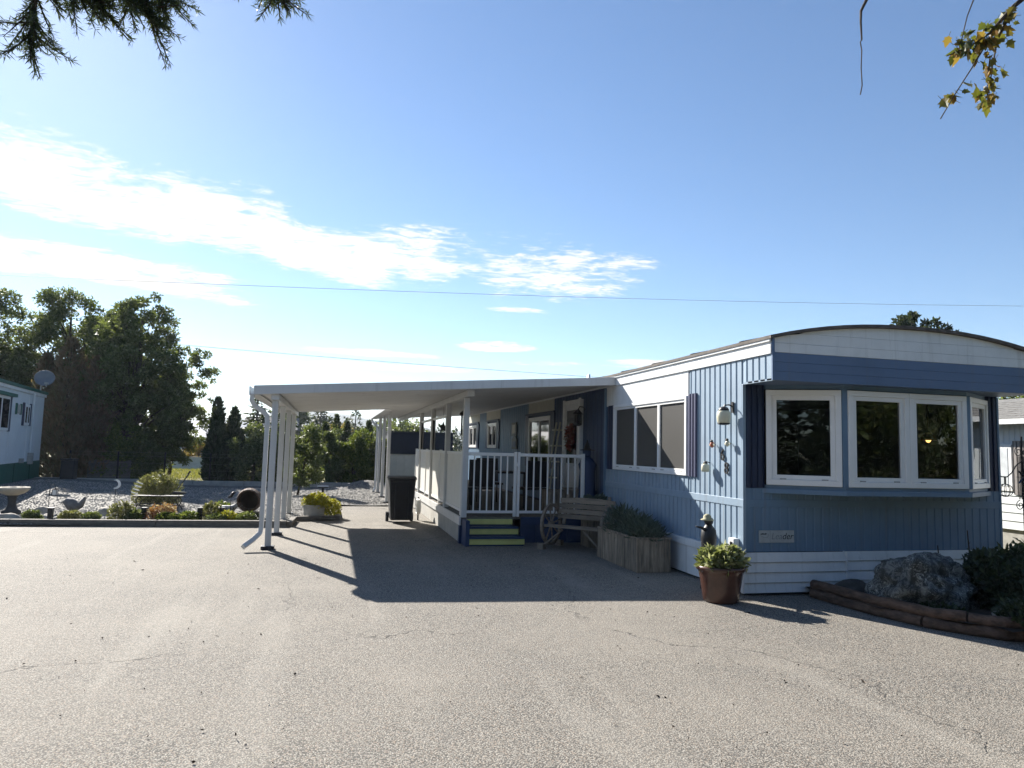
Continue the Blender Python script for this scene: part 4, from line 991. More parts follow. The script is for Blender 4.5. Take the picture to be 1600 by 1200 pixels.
rock('stone', 'small pale stone under the dark shrub', (6.28, 5.72, .14), (.06, .05, .06), 13, m_stone, 'rock', None, 2, .2)
decid('dark_shrub', 'dense dark shrub right of the boulder', (6.95, 6.25, .08), .62, .52, .5, m_dkc, 61, 40, 200, .07, .05, .42, cat='shrub', trunk=.02, stems=4)
decid('dark_shrub', 'leafy rose bush at the far right of the bed', (7.75, 6.45, .08), .62, .35, .4, m_grn, 62, 26, 120, .08, .05, .42, cat='shrub', trunk=.015, stems=4)
tuft('creeping_plant', 'low dark plant spilling over the bed logs', (6.25, 5.32, .16), .3, .16, m_dkc, 63, 900, .06, .035)
tuft('creeping_plant', 'low dark ground cover beside the boulder foot', (5.85, 6.0, .08), .22, .1, m_dkc, 64, 500, .05, .03)
for (x, y, h_, lab) in ((6.98, 6.7, .72, 'tall bare thorny stem behind the dark shrub'), (6.62, 6.75, .55, 'short bare cut stem behind the boulder')):
    t = thing('bare_stem', lab, 'plant', (x, y, .1)); B().tube([(0,0,0), (.01,.0,h_*.5), (.0,.02,h_)], [.012,.01,.006], 6).build('stem', m_bark, t, world=False)
    b = B()
    for k in range(7): b.tube([(0,0,h_*(.2+.1*k)), (.03*(-1)**k, .01, h_*(.2+.1*k)+.025)], [.004,.001], 4)
    b.build('thorn', m_bark, t, world=False)
# wrought-iron garden pole with scrolls and a wire globe
IP = thing('iron_garden_pole', 'black wrought-iron pole with scrolls and hanging wire globe', 'garden ornament', (9.10, 7.85, 0))
B().tube([(0,0,0), (0,0,1.95)], .012, 8).build('pole', m_dark, IP, world=False)
def scroll(c, r0_, r1_, a0, a1, n=18): return [(c[0]+(r0_+(r1_-r0_)*k/n)*math.cos(a0+(a1-a0)*k/n), c[1], c[2]+(r0_+(r1_-r0_)*k/n)*math.sin(a0+(a1-a0)*k/n)) for k in range(n+1)]
for (cx_, cz_, s_) in ((-.06, 1.74, 1), (.06, 1.74, -1), (-.06, 1.02, 1), (.06, 1.02, -1)):
    B().tube(scroll((cx_, 0, cz_), .07, .015, R(90), R(90+s_*520)), .006, 6).build('scroll', m_dark, IP, world=False)
arm = B().tube([(0,0,1.62), (-.10,0,1.56), (-.18,0,1.46), (-.26,0,1.40), (-.36,0,1.40), (-.41,0,1.45), (-.38,0,1.48)], .008, 6).build('arm', m_dark, IP, world=False)
for k in range(6): B().tube([(.045*math.cos(k*math.pi/3), .045*math.sin(k*math.pi/3), 1.1), (.045*math.cos(k*math.pi/3), .045*math.sin(k*math.pi/3), 1.68)], .005, 5).build('cage_bar', m_dark, IP, world=False)
b = B()
for k in range(10): a = 2*math.pi*k/10; b.tube([(.09*math.cos(a)*math.cos(e)+.0, .09*math.sin(a)*math.cos(e), .0+.085*math.sin(e)) for e in [R(-90+18*j) for j in range(11)]], .004, 5)
me = b; me.v = [(x-.30, y, z+1.22) for x, y, z in me.v]; me.build('wire_globe', m_dark, IP, world=False)
B().tube([(-.30,0,1.305), (-.30,0,1.40)], .012, 6).build('globe_neck', m_dark, IP, world=False)
for k in range(8): a = k*math.pi/4; B().obox((.07*math.cos(a), -.015, 1.40+.07*math.sin(a)), (.09, .004, .03), (math.cos(a), 0, math.sin(a)), (0,1,0)).build('petal', m_shut, IP, world=False)

# ================================================================== RIGHT NEIGHBOUR
NX = 11.9
N2 = thing('white_house', 'white neighbouring mobile home with grey shingled roof at right', 'house', (NX, 10, 0))
B().box(NX+.04, NX+4, 5, 24, 0, .40).build('foundation', m_conc, N2)
for k in range(5): B().ext([(NX-.012, .40+k*.15), (NX+.05, .40+k*.15), (NX+.05, .40+(k+1)*.15), (NX+.004, .40+(k+1)*.15)], 1, 5, 24).build('siding_board', m_nbr, N2)
B().corr(0, NX+.01, 5, 24, 1.15, 2.28, pitch=.11, depth=.012).build('ribbed_siding', m_nbr, N2)
B().box(NX+.03, NX+4, 5.02, 23.98, .40, 2.30).build('wall', m_nbr, N2)
B().ext([(NX-.28, 2.36), (NX-.28, 2.30), (NX+2, 2.86), (NX+4.3, 2.30), (NX+4.3, 2.36), (NX+2, 2.93)], 1, 4.7, 24.3).build('roof', m_shing, N2)
for k in range(9):
    x = NX-.29+k*.22; z = 2.362+(x-(NX-.28))*.246; B().ext([(x, z), (x+.235, z+.058), (x+.235, z+.068), (x, z+.022)], 1, 4.7, 24.3).build('shingle_course', m_shing, N2)
B().box(NX-.31, NX-.285, 4.7, 24.3, 2.27, 2.36).build('fascia', m_white, N2)
wd = B().box(NX-.03, NX+.02, 10.45, 11.9, 1.08, 1.92).build('window', m_frame, N2); B().box(NX-.035, NX-.031, 10.52, 11.83, 1.16, 1.85).build('pane', M('blind', (.55, .58, .6), .4), wd)
sh = B()
sh.corr(0, NX-.0, 10.2, 10.42, 1.02, 1.98, pitch=.07, depth=.03); sh.build('shutter', M('nbr_shutter', (.25, .23, .22), .6), N2)

# ================================================================== LEFT NEIGHBOUR
ang = math.atan2(-(-9.75+8.9), 28-22.4)
NL = thing('green_trimmed_home', 'white mobile home with green trim and skirting at far left', 'mobile home', (-9.75, 28.0, 0), ang)
# local frame: y runs towards the camera as negative, wall face at x=0, body to -x
B().box(-3.6, 0, -12, 0, .80, 2.95).build('wall', m_nbr, NL, world=False)
for k in range(5):
    B().box(.001, .012, -2.2*(k+1)+.0, -2.2*(k+1)+.02, .82, 2.9).build('panel_seam', m_nbr, NL, world=False)
B().box(-3.62, .015, -12, .01, .0, .795).build('skirting', m_green, NL, world=False)
for k in range(6): B().box(.016, .024, -2.0*k-1.5, -2.0*k-1.46, .15, .79).build('skirt_batten', M('green_dark', (.006, .05, .04), .6), NL, world=False)
B().box(-3.65, .05, -12.1, .06, 2.955, 3.05).build('fascia', m_white, NL, world=False)
B().ext([(.09, 3.055), (.09, 3.14), (-1.8, 3.36), (-3.7, 3.14), (-3.7, 3.055)], 1, -12.1, .08).build('roof', m_green, NL, world=False)
def nwin(y0, y1, z0, z1):
    w_ = B().box(.0, .035, y0, y1, z0, z1).build('window', m_frame, NL, world=False); B().box(.036, .039, y0+.08, y1-.08, z0+.08, z1-.08).build('pane', m_gdark, w_, world=False)
    B().box(.039, .05, (y0+y1)/2-.03, (y0+y1)/2+.03, z0+.08, z1-.08).build('mullion', m_frame, w_, world=False)
    for (a, c) in ((y0-.22, y0-.03), (y1+.03, y1+.22)): B().box(.0, .03, a, c, z0-.02, z1+.04).build('shutter', m_shut, NL, world=False)
nwin(-2.75, -2.1, 1.95, 2.60); nwin(-6.4, -4.6, 1.75, 2.72); B().box(.0, .12, -6.8, -4.2, 2.73, 2.82).build('awning', m_green, NL, world=False)
v_ = B().box(.0, .04, -3.75, -3.35, 2.28, 2.55).build('vent', m_conc, NL, world=False)
for y in (-3.85, -3.30): B().box(.0, .05, y, y+.06, 2.25, 2.58).build('vent_trim', m_green, v_, world=False)
B().tube([(.05, -1.75, .8), (.05, -1.75, 3.0)], .022, 6).build('conduit', m_nbr, NL, world=False)
B().box(.0, .14, -1.85, -1.65, .72, 1.08).build('meter_box', m_conc, NL, world=False); B().box(.0, .10, -2.9, -2.7, .78, .92).build('tap_box', m_conc, NL, world=False)
SD = thing('satellite_dish', 'grey satellite dish on the roof edge of the green-trimmed home', 'satellite dish', (-9.15, 25.9, 3.1))
B().tube([(0,0,-.02), (0,0,.12), (.12,-.02,.2)], .022, 8).build('mast', m_conc, SD, world=False)
b = B().lathe([(.001,.0), (.13,.016), (.23,.052), (.285,.09), (.28,.098), (.222,.062), (.12,.026), (.001,.01)], n=28)
o = b.build('dish', M('dish_grey', (.16, .165, .18), .5, .08), SD, world=False, smooth=True); o.location = (.10, -.02, .34); o.rotation_euler = (R(66), 0, R(14))
B().tube([(.12,-.02,.18), (.30,-.42,.08), (.32,-.48,.16)], .015, 6).build('feed_arm', m_conc, SD, world=False)
B().box(.27, .37, -.53, -.45, .15, .21).build('feed_head', m_conc, SD, world=False)

# ================================================================== ROCK GARDEN ALONG THE TIMBER
TE = thing('timber_edging', 'long grey timber edging the gravel bed', 'edging', (-3.2, 14.7, 0))
ends = [(-8.2, 14.98), (-5.55, 14.84), (-3.1, 14.70), (-.78, 14.60)]
for i in range(3):
    a, c = Vector((*ends[i], .055)), Vector((*ends[i+1], .055)); B().obox((a+c)/2, ((c-a).length-.012, .13, .125), c-a).build('timber', m_timber, TE, bevel=.01)
t = thing('timber_edging', 'short timbers cornering the gravel by the carport posts', 'edging', (-.4, 15.7, 0))
for a, c in (((-.74, 14.62), (-.70, 15.62)), ((-.66, 15.70), (.12, 15.86)), ((.17, 15.82), (.17, 16.7)), ((.17, 16.72), (.16, 17.6))):
    a, c = Vector((*a, .05)), Vector((*c, .05)); B().obox((a+c)/2, ((c-a).length, .11, .10), c-a).build('timber', m_timber, t, bevel=.01)
t = thing('kerb', 'low concrete kerb along the back of the gravel yard', 'kerb', (-3, 27.4, 0))
for k in range(8): B().box(-11.5+k*1.7, -11.5+(k+1)*1.7-.015, 27.35, 27.55, -.03, .20+.06*max(0, 1-k/4)).build('kerb_stone', m_conc, t, bevel=.012)

# bird bath
BB = thing('bird_bath', 'stone bird bath with scalloped pale bowl on dark pedestal', 'bird bath', (-6.22, 16.64, .05))
B().lathe([(.17,-.02), (.17,.05), (.12,.08), (.085,.14), (.07,.22), (.085,.32), (.12,.38)], n=20).build('pedestal', M('dark_pedestal', (.05, .05, .05), .8, .3, 8), BB, world=False, smooth=True)
B().lathe([(.10,.36), (.20,.40), (.27,.46), (.30,.52), (.285,.525), (.24,.47), (.1,.44), (.0,.435)], n=48, wob=lambda i, a: (.035*math.sin(12*a) if 2 <= i <= 4 else 0)).build('bowl', M('bowl_stone', (.50, .45, .36), .8, .12, 6, .4, 30), BB, world=False, smooth=True)
# lantern on hook
t = thing('lantern_stake', 'small white-glass lantern on a thin hook stake', 'lantern', (-5.68, 17.0, .08))
B().tube([(0,0,-.05), (0,0,.45), (.02,0,.52), (.07,0,.54), (.10,0,.50), (.10,0,.47)], .006, 6).build('hook', m_dark, t, world=False)
B().lathe([(.002,.47), (.055,.44), (.055,.43)], c=(.10,0,0), n=4).build('roof', m_dark, t, world=False)
B().box(.062, .138, -.038, .038, .32, .425).build('lantern_glass', m_frame, t, world=False)
for (x, y) in ((.06,-.04), (.14,-.04), (.14,.04), (.06,.04)): B().tube([(x, y, .31), (x, y, .435)], .005, 4).build('bar', m_dark, t, world=False)
B().box(.055, .145, -.045, .045, .305, .32).build('base', m_dark, t, world=False)
# bird-shaped stone
t = thing('stone_bird', 'grey stone bird with raised tail among the rocks', 'statue', (-5.08, 16.6, .06))
b = B().tube([(-.19,0,.20), (-.15,0,.23), (-.06,0,.18), (.05,0,.14), (.12,0,.17), (.17,0,.26), (.20,0,.33)], [.05, .085, .125, .11, .065, .04, .025], 16); b.build('body', M('grey_stone', (.16, .155, .15), .85, .25, 10, .5, 30), t, world=False, smooth=True)
B().lathe([(.12,-.02), (.12,.02), (.07,.05), (.06,.08)], n=14).build('plinth', m_conc, t, world=False)
B().tube([(-.22,0,.21), (-.27,0,.205)], [.02,.003], 8).build('beak', m_conc, t, world=False)
rocks = [(-5.80, 15.35, .22, .13, .14, 'big flat grey rock at the left end of the timber'), (-5.55, 15.9, .15, .1, .08, 'striped low stone right of the big flat rock'), (-5.77, 16.9, .2, .13, .13, 'rounded pale rock behind the lantern stake'),
    (-4.47, 16.5, .19, .13, .17, 'light domed rock right of the stone bird'), (-4.45, 15.55, .12, .1, .08, 'small round pale rock under the domed rock'), (-4.95, 15.45, .14, .1, .07, 'low rock in front of the stone bird'),
    (-1.95, 15.6, .16, .1, .07, 'flat white rock left of the barrel'), (-1.2, 15.35, .10, .08, .07, 'small grey rock in front of the barrel'), (-.85, 15.0, .09, .09, .08, 'pale stone beside the first carport post'), (-5.25, 15.7, .09, .08, .06, 'little brown stone between the bird and the flat rock')]
for i, (x, y, sx_, sy_, sz_, lab) in enumerate(rocks): rock('garden_rock', lab, (x, y, .04), (sx_, sy_, sz_), 20+i, m_stone, 'rock', None, 3, .25, i*.7)
# crescent moon stake
t = thing('moon_stake', 'white crescent moon on a thin garden stake', 'garden ornament', (-4.75, 18.2, .08)); B().tube([(0,0,-.05), (0,0,.40)], .006, 6).build('stake', m_dark, t, world=False)
pts = [(.105*math.sin(R(a_)), .49+.105*math.cos(R(a_))) for a_ in range(-25, 206, 15)] + [(-.045+.095*math.sin(R(a_)), .49+.085*math.cos(R(a_))) for a_ in range(180, -1, -15)]
B().ext(pts, 1, -.01, .01).build('crescent', m_frame, t, world=False)
# iron garden bench with slatted ends, ornamental bush behind it
t = thing('garden_bench', 'low black iron bench with pale arm slats in the gravel', 'bench', (-3.72, 17.75, .03))
for k in range(4): B().box(-.52, .5, -.16+k*.09, -.10+k*.09, .31, .33).build('seat_slat', m_dark, t, world=False)
for k in range(4): B().obox((-.50+.03*k, -.1, .38+.075*k*1.), (.14, .03, .02), (1, 0, -.35)).build('arm_slat', m_vinyl, t, world=False); t.children[-1].location = (0, 0, .26-.15*k)
for x in (-.42, .40):
    for s_ in (-1, 1): B().tube([(x, 0, .31), (x+s_*.07, 0, .22), (x+s_*.02, 0, .12), (x+s_*.10, 0, .0)], .012, 6).build('leg', m_dark, t, world=False)
    B().tube([(x-.14, 0, .11), (x+.14, 0, .09)], .012, 6).build('foot_bar', m_dark, t, world=False)
for k in range(9): B().tube(scroll((-.4+.1*k, .02, .2), .05, .012, 0, R(420)), .005, 5).build('scroll', m_dark, t, world=False)
tuft('ornamental_bush', 'rounded olive-green bush behind the iron bench', (-3.95, 18.6, .08), .50, .62, m_oliv, 71, 5200, .09, .022, cat='bush', up_=1.0)
t = thing('dome_light', 'small white dome garden light behind the olive bush', 'garden light', (-4.15, 19.9, .1)); B().tube([(0,0,-.05), (0,0,.56)], .01, 6).build('stake', m_dark, t, world=False)
B().lathe([(.10,.56), (.09,.60), (.05,.635), (.002,.645)], n=16).build('dome', m_frame, t, world=False, smooth=True); B().lathe([(.05,.44), (.05,.555)], n=12).build('lens', m_frame, t, world=False)
# sundial-like stake with slanting rod
t = thing('garden_spinner', 'black garden stake with slanting rod and flat paddle', 'garden ornament', (-3.20, 17.1, .07)); B().tube([(0,0,-.05), (0,0,.40)], .007, 6).build('stake', m_dark, t, world=False)
B().tube([(-.05,0,.44), (.17,0,.80)], [.008,.016], 6).build('rod', m_dark, t, world=False); B().obox((.18, 0, .83), (.08, .02, .035), (.5,0,.8)).build('tip', m_dark, t, world=False)
B().ext([(-.17, .38), (-.08, .36), (.1, .36), (.16, .39), (.13, .41), (-.1, .42)], 1, -.02, .02).build('paddle', m_dark, t, world=False)
# little dark post lights in the bed
for i, (x, y, lab) in enumerate(((-5.0, 15.1, 'dark post light by the stone bird'), (-3.45, 15.25, 'dark post light left of the red flowers'), (-2.45, 15.25, 'dark post light in the middle of the flower bed'), (-2.05, 15.3, 'dark post light left of the barrel'))):
    t = thing('post_light', lab, 'garden light', (x, y, .04), 0, 'dark post lights along the timber'); B().box(-.04, .04, -.04, .04, -.03, .24).build('post', m_dark, t, world=False); B().box(-.048, .048, -.048, .048, .241, .262).build('cap', m_black, t, world=False)
# tipped barrel
BR = thing('tipped_barrel', 'old wooden barrel lying on its side, open end forward', 'barrel', (-1.62, 15.9, .05))
n = 18
for k in range(n):
    a0, a1 = 2*math.pi*k/n+.01, 2*math.pi*(k+1)/n-.01; v = []
    for y, r_ in ((-.22, .215), (0, .25), (.25, .22)):
        for a_, q in ((a0, r_), (a1, r_), (a1, r_-.022), (a0, r_-.022)): v.append((q*math.cos(a_), y, .36+q*math.sin(a_)))
    f = [(0,1,2,3), (11,10,9,8)]
    for j in range(2): f += [(j*4+i, j*4+(i+1)%4, j*4+4+(i+1)%4, j*4+4+i) for i in range(4)]
    B().raw(v, f).build('stave', m_log, BR, world=False)
for y, r_ in ((-.19, .226), (.20, .232)): 
    b = B(); m_ = 28; ring = []
    for k in range(m_):
        a_ = 2*math.pi*k/m_
        for q, yy in ((r_, y-.02), (r_, y+.02), (r_-.006, y+.02), (r_-.006, y-.02)): ring.append((q*math.cos(a_), yy, .36+q*math.sin(a_)))
    b.raw(ring, [(k*4+i, ((k+1)%m_)*4+i, ((k+1)%m_)*4+(i+1)%4, k*4+(i+1)%4) for k in range(m_) for i in range(4)]).build('hoop', m_dark, BR, world=False)
B().tube([(0,.24,.36), (0,.246,.36)], .2, 18).build('barrel_head', m_soil, BR, world=False)
B().box(-.2, .2, -.18, .2, -.03, .115).build('cradle', m_timber, BR, world=False)
# black-and-white animal ornament, drawn as one body with limbs
t = thing('animal_ornament', 'small black and white resting animal figure left of the barrel', 'garden figure', (-2.08, 16.2, .06))
m_cow = M('cow_patches', (.02, .02, .02), .7, .05, 9, col2=(.75, .75, .72)); 
B().tube([(-.22,0,.10), (-.15,0,.13), (-.02,0,.13), (.10,0,.14), (.15,0,.19), (.19,0,.22), (.25,0,.19)], [.03, .075, .085, .075, .05, .05, .025], 14).build('body', m_cow, t, world=False, smooth=True)
for (x, y) in ((-.13,-.06), (.08,-.06), (-.13,.06), (.08,.06)): B().tube([(x, y, .11), (x+.05, y*1.3, .05), (x+.11, y*1.4, .02)], [.03,.022,.015], 8).build('leg', m_cow, t, world=False, smooth=True)
for y in (-.04, .04): B().tube([(.18, y, .25), (.17, y*1.9, .275)], [.014,.005], 6).build('ear', m_cow, t, world=False)
t = thing('dark_bird', 'small black bird perched on a stake by the barrel', 'garden ornament', (-1.98, 15.9, .06)); B().tube([(0,0,-.05), (0,0,.36)], .006, 6).build('stake', m_dark, t, world=False)
B().tube([(-.06,0,.40), (0,0,.42), (.03,0,.48), (.06,0,.50), (.09,0,.49)], [.01,.035,.03,.022,.004], 10).build('body', m_dark, t, world=False, smooth=True)
# flower bed plants
pls = [(-5.35, 15.25, .14, .16, m_grn3, 'grey-green mat plant at the left of the bed', 300), (-4.72, 15.25, .18, .15, m_oliv, 'low olive plant beside the domed rock', 400), (-4.35, 15.2, .15, .13, m_grn3, 'dark green mat under the domed rock', 300),
    (-3.85, 15.25, .22, .30, m_oliv, 'tall dry grassy plant left of the dark post', 500), (-3.6, 15.15, .15, .18, m_grn3, 'leafy green plant against the timber', 350), (-3.15, 15.3, .26, .28, m_red, 'red and cream flowering plant in the bed', 600), (-3.0, 15.05, .2, .14, m_grn2, 'low green mound under the red flowers', 400),
    (-2.65, 15.15, .2, .16, m_grn2, 'spiky bright green plant in the bed', 400), (-2.25, 15.35, .2, .30, m_oliv, 'tall leafy plant between two posts', 500), (-1.95, 15.15, .2, .16, m_yel, 'yellow-green flowering mound near the barrel', 400), (-2.1, 15.0, .2, .12, m_grn3, 'dark mound at the timber near the barrel', 350), (-1.55, 15.05, .2, .15, m_grn3, 'leafy plant in front of the barrel', 350), (-2.25, 16.7, .18, .22, m_grn2, 'yellowish plant behind the animal figure', 350)]
for i, (x, y, r_, h_, mt, lab, n_) in enumerate(pls): tuft('bed_plant', lab, (x, y, .05), r_, h_, mt, 100+i, n_*2, .06, .03, group='plants in the rock garden')
# concrete tub with yellow flowers
CT = thing('concrete_tub', 'round grey concrete tub beside the carport posts', 'planter', (-.32, 16.12, .04))
B().lathe([(.20,-.01), (.205,.02), (.235,.24), (.25,.245), (.25,.27), (.22,.27), (.21,.22), (.0,.215)], n=32).build('tub', m_conc, CT, world=False, smooth=False)
tuft('yellow_flowers', 'yellow flowers spilling from the concrete tub', (-.28, 16.14, .25), .28, .25, m_yel, 131, 2200, .06, .03, cat='flowers')
tuft('yellow_flowers', 'yellow and green flowers on the ground right of the tub', (.02, 16.3, .05), .22, .32, m_yel, 132, 1200, .06, .03, cat='flowers')
t = thing('bird_table', 'small white-topped bird table in the far gravel', 'bird table', (-.22, 22.3, .03)); B().tube([(0,0,-.05), (0,0,.31)], .035, 8).build('post', m_dark, t, world=False); B().box(-.16, .16, -.13, .13, .312, .335).build('tray', m_frame, t, world=False); B().box(-.14, .14, -.02, .02, .27, .311).build('bracket', m_dark, t, world=False)
# dark cabinet by the cedar
t = thing('garden_cabinet', 'dark upright bin near the corner of the green-trimmed home', 'bin', (-8.5, 27.0, .24)); B().box(-.2, .2, -.2, .2, -.05, .60).build('body', m_black, t, world=False, bevel=.02); B().box(-.22, .22, -.22, .22, .605, .66).build('lid', m_dark, t, world=False, bevel=.015)

# ================================================================== BACKGROUND BUILDINGS, FENCES
SH = thing('garden_shed', 'beige shed with dark upper wall beyond the porch', 'shed', (3.1, 28, 0))
B().box(2.1, 4.5, 27.9, 30, 0, 1.30).build('lower_wall', M('beige_wall', (.50, .46, .38), .6, .06), SH)
for k in range(8): B().box(2.1+k*.3, 2.1+(k+1)*.3-.012, 27.87, 27.9, .03, 1.29).build('wall_board', M('beige_wall', (.5, .46, .38)), SH)
B().box(2.05, 4.55, 27.82, 30.05, 1.302, 2.12).build('upper_wall', M('shed_dark', (.008, .011, .022), .6), SH); B().box(1.98, 4.62, 27.75, 30.1, 2.122, 2.17).build('roof', m_dark, SH)
t = thing('board_fence', 'low grey board fence under the left trees', 'fence', (-7.9, 29.2, 0))
for k in range(12): B().box(-8.6+k*.12, -8.6+k*.12+.112, 29.2, 29.22, 0, .78+.02*(k%3)).build('board', m_timber, t)
B().box(-8.62, -7.15, 29.222, 29.26, .55, .62).build('rail', m_timber, t)
t = thing('wire_fence', 'thin wire fence on dark posts behind the gravel yard', 'fence', (-5, 28.6, 0))
for k in range(6): B().tube([(-9+k*1.55, 28.6, 0), (-9+k*1.55, 28.6, 1.15)], .028, 6).build('post', m_dark, t)
for z in (.25, .5, .75, 1.0, 1.13): B().tube([(-9, 28.6, z), (-1.25, 28.6, z)], .0025, 4).build('wire', m_conc, t)
fb = thing('far_house', 'low far house with pale blue roof beyond the fence', 'house', (-11.5, 62, 0))
B().box(-15, -7.2, 62, 68, -.05, 1.9).build('wall', m_nbr, fb); B().ext([(61.6, 1.9), (65, 3.3), (68.4, 1.9)], 0, -15.3, -6.9).build('roof', M('roof_bluegrey', (.30, .34, .40), .6), fb)
for k in range(3): B().box(-14+k*2.4, -13+k*2.4, 61.95, 61.99, .7, 1.5).build('window', m_gdark, fb)
fb = thing('tan_house', 'sunlit tan far building between the dark junipers', 'house', (-8, 80, 0)); B().box(-9, -4, 80, 86, -.05, 3.0).build('wall', M('tan_wall', (.50, .42, .27), .7), fb); B().ext([(79.5, 3.0), (83, 4.4), (86.5, 3.0)], 0, -9.3, -3.7).build('roof', m_shing, fb)
t = thing('low_wall', 'long pale low wall across the far lawn', 'wall', (-4, 45, 0)); B().box(-9.6, 3, 45, 45.25, -.05, .62).build('wall', M('pale_wall', (.52, .56, .54), .8, .08), t); B().box(-9.65, 3.05, 44.97, 45.28, .622, .67).build('coping', m_conc, t)

# ================================================================== TREES
BT = 'broadleaf trees behind the gravel yard'
decid('broadleaf_tree', 'tallest broadleaf tree left of the carport, dense dark crown', (-7.65, 31.0, 0), 7.5, 2.2, 2.1, m_grn, 1, 420, 140, .13, .06, .17, trunk=.15, stems=3, group=BT, topw=.92)
decid('broadleaf_tree', 'broadleaf tree rising behind the brown cedar', (-10.9, 33.5, 0), 7.9, 2.6, 2.2, m_grn, 2, 400, 130, .13, .10, .18, trunk=.15, stems=2, group=BT, topw=.92)
decid('broadleaf_tree', 'broadleaf tree at the left edge above the green-trimmed home', (-14.4, 33.5, 0), 8.1, 2.5, 2.2, m_grn, 3, 360, 130, .13, .10, .18, trunk=.15, stems=2, group=BT, topw=.9)
decid('broadleaf_tree', 'open-crowned tree leaning right over the junipers', (-6.5, 32.5, 0), 5.6, 1.45, 1.3, m_grn, 4, 130, 80, .13, .28, .2, trunk=.07, lean=(.6, 0), group=BT)
column('brown_cedar', 'dying brown cedar behind the corner of the green-trimmed home', (-9.75, 30.2, 0), 5.4, 1.45, m_brn, 5, 15000, .2, tops=6)
decid('understory_bush', 'sunlit yellowish bush under the tallest tree', (-7.6, 29.6, 0), 2.2, .9, .6, m_grn2, 6, 34, 170, .11, .08, .4, cat='bush', trunk=.03, stems=4)
decid('understory_bush', 'dark bush at the foot of the tallest tree', (-6.95, 29.8, 0), 1.7, .7, .6, m_grn, 7, 30, 220, .11, .05, .45, cat='bush', trunk=.03, stems=4)
for i, (x, y, h_, r_, lab) in enumerate(((-4.35, 29.6, 3.3, .55, 'tallest dark juniper with a thin spire'), (-3.75, 29.9, 2.95, .5, 'dark juniper right of the spire juniper'), (-4.55, 30.6, 2.7, .4, 'dark juniper left of the spire juniper'))):
    column('juniper', lab, (x, y, 0), h_, r_, m_dkc, 10+i, 7000, .16, group='dark junipers behind the gravel yard')
conifer('young_fir', 'green conifer right behind the junipers', (-3.1, 31.5, 0), 3.6, 1.1, m_con, 14, 24, 9, 30, .22)
conifer('young_fir', 'second green conifer showing beside the carport post', (-2.2, 33.0, 0), 3.3, 1.2, m_con, 15, 24, 9, 30, .22)
decid('leafy_bush', 'sunlit leafy bush left of the carport posts', (-2.75, 28.7, 0), 2.5, .85, .7, m_grn3, 16, 36, 170, .12, .06, .42, cat='bush', trunk=.03, stems=4)
decid('leafy_bush', 'tall leafy bush behind the carport posts', (-1.5, 29.3, 0), 2.7, .9, .7, m_grn3, 17, 36, 190, .12, .06, .42, cat='bush', trunk=.03, stems=4)
decid('young_tree', 'slender young leafy tree on a single trunk in the gravel', (-.97, 23.2, .03), 2.25, .62, .5, m_grn3, 18, 36, 110, .10, .17, .42, trunk=.035, lean=(.35, 0))
hb = [(-.2, 28.3, 2.0, .75, 'sunlit hedge bush behind the bird table'), (.9, 28.5, 2.15, .8, 'middle sunlit hedge bush above the gravel heap'), (1.9, 28.6, 1.95, .7, 'sunlit hedge bush nearest the porch posts'), (.35, 29.4, 2.3, .8, 'taller hedge bush behind the sunlit row')]
for i, (x, y, h_, r_, lab) in enumerate(hb): decid('hedge_bush', lab, (x, y, 0), h_, r_, .65, m_grn3 if i != 1 else m_grn2, 20+i, 40, 210, .11, .03, .42, cat='bush', trunk=.03, stems=4, group='hedge bushes behind the gravel heap')
for i in range(7):
    column('hedge_cedar', ['first', 'second', 'third', 'fourth', 'fifth', 'sixth', 'seventh'][i]+' dark hedge cedar from the left, behind the sunlit bushes', (-.4+i*.55, 38+.2*(i%2), 0), 2.7+.25*((i*5)%3)-.08*i, .42, m_dkc, 30+i, 2500, .16, group='dark cedar hedge', tops=2)
conifer('far_spruce', 'far dark spruce left of the hill gap under the carport', (-1.5, 88, 0), 7.2, 2.6, m_con, 41, 26, 9, 10, .55, trunk=.2)
conifer('far_spruce', 'far layered spruce in the middle of the hill gap', (2.3, 80, 0), 5.8, 2.3, m_con, 42, 14, 8, 11, .5, trunk=.18, droop=.05)
conifer('far_spruce', 'small far spruce near the porch roof tip', (8.0, 110, 0), 5.8, 1.5, m_con, 43, 18, 7, 10, .5, trunk=.15)
conifer('far_spruce', 'little far spruce between the two larger ones', (.4, 105, 0), 5.6, 1.3, m_con, 44, 18, 7, 10, .5, trunk=.15)
decid('far_tree', 'rust-coloured far tree between the spruces', (.2, 92, 0), 4.4, 3.0, 2, m_aut, 45, 40, 70, .42, .1, .4, trunk=.15)
decid('far_tree', 'far rounded green tree left of the spruces', (-4.5, 85, 0), 6.0, 3.0, 2, m_grn3, 46, 50, 90, .4, .1, .4, trunk=.15)
decid('far_tree', 'far green tree seen right through the porch', (6.5, 70, 0), 4.6, 3.2, 2, m_grn, 47, 50, 90, .35, .1, .4, trunk=.15)
decid('far_tree', 'orange autumn bush by the far low wall', (-7.6, 46.5, 0), 1.7, 1.3, .8, m_aut, 48, 26, 110, .16, .05, .4, cat='bush', trunk=.05, stems=3)
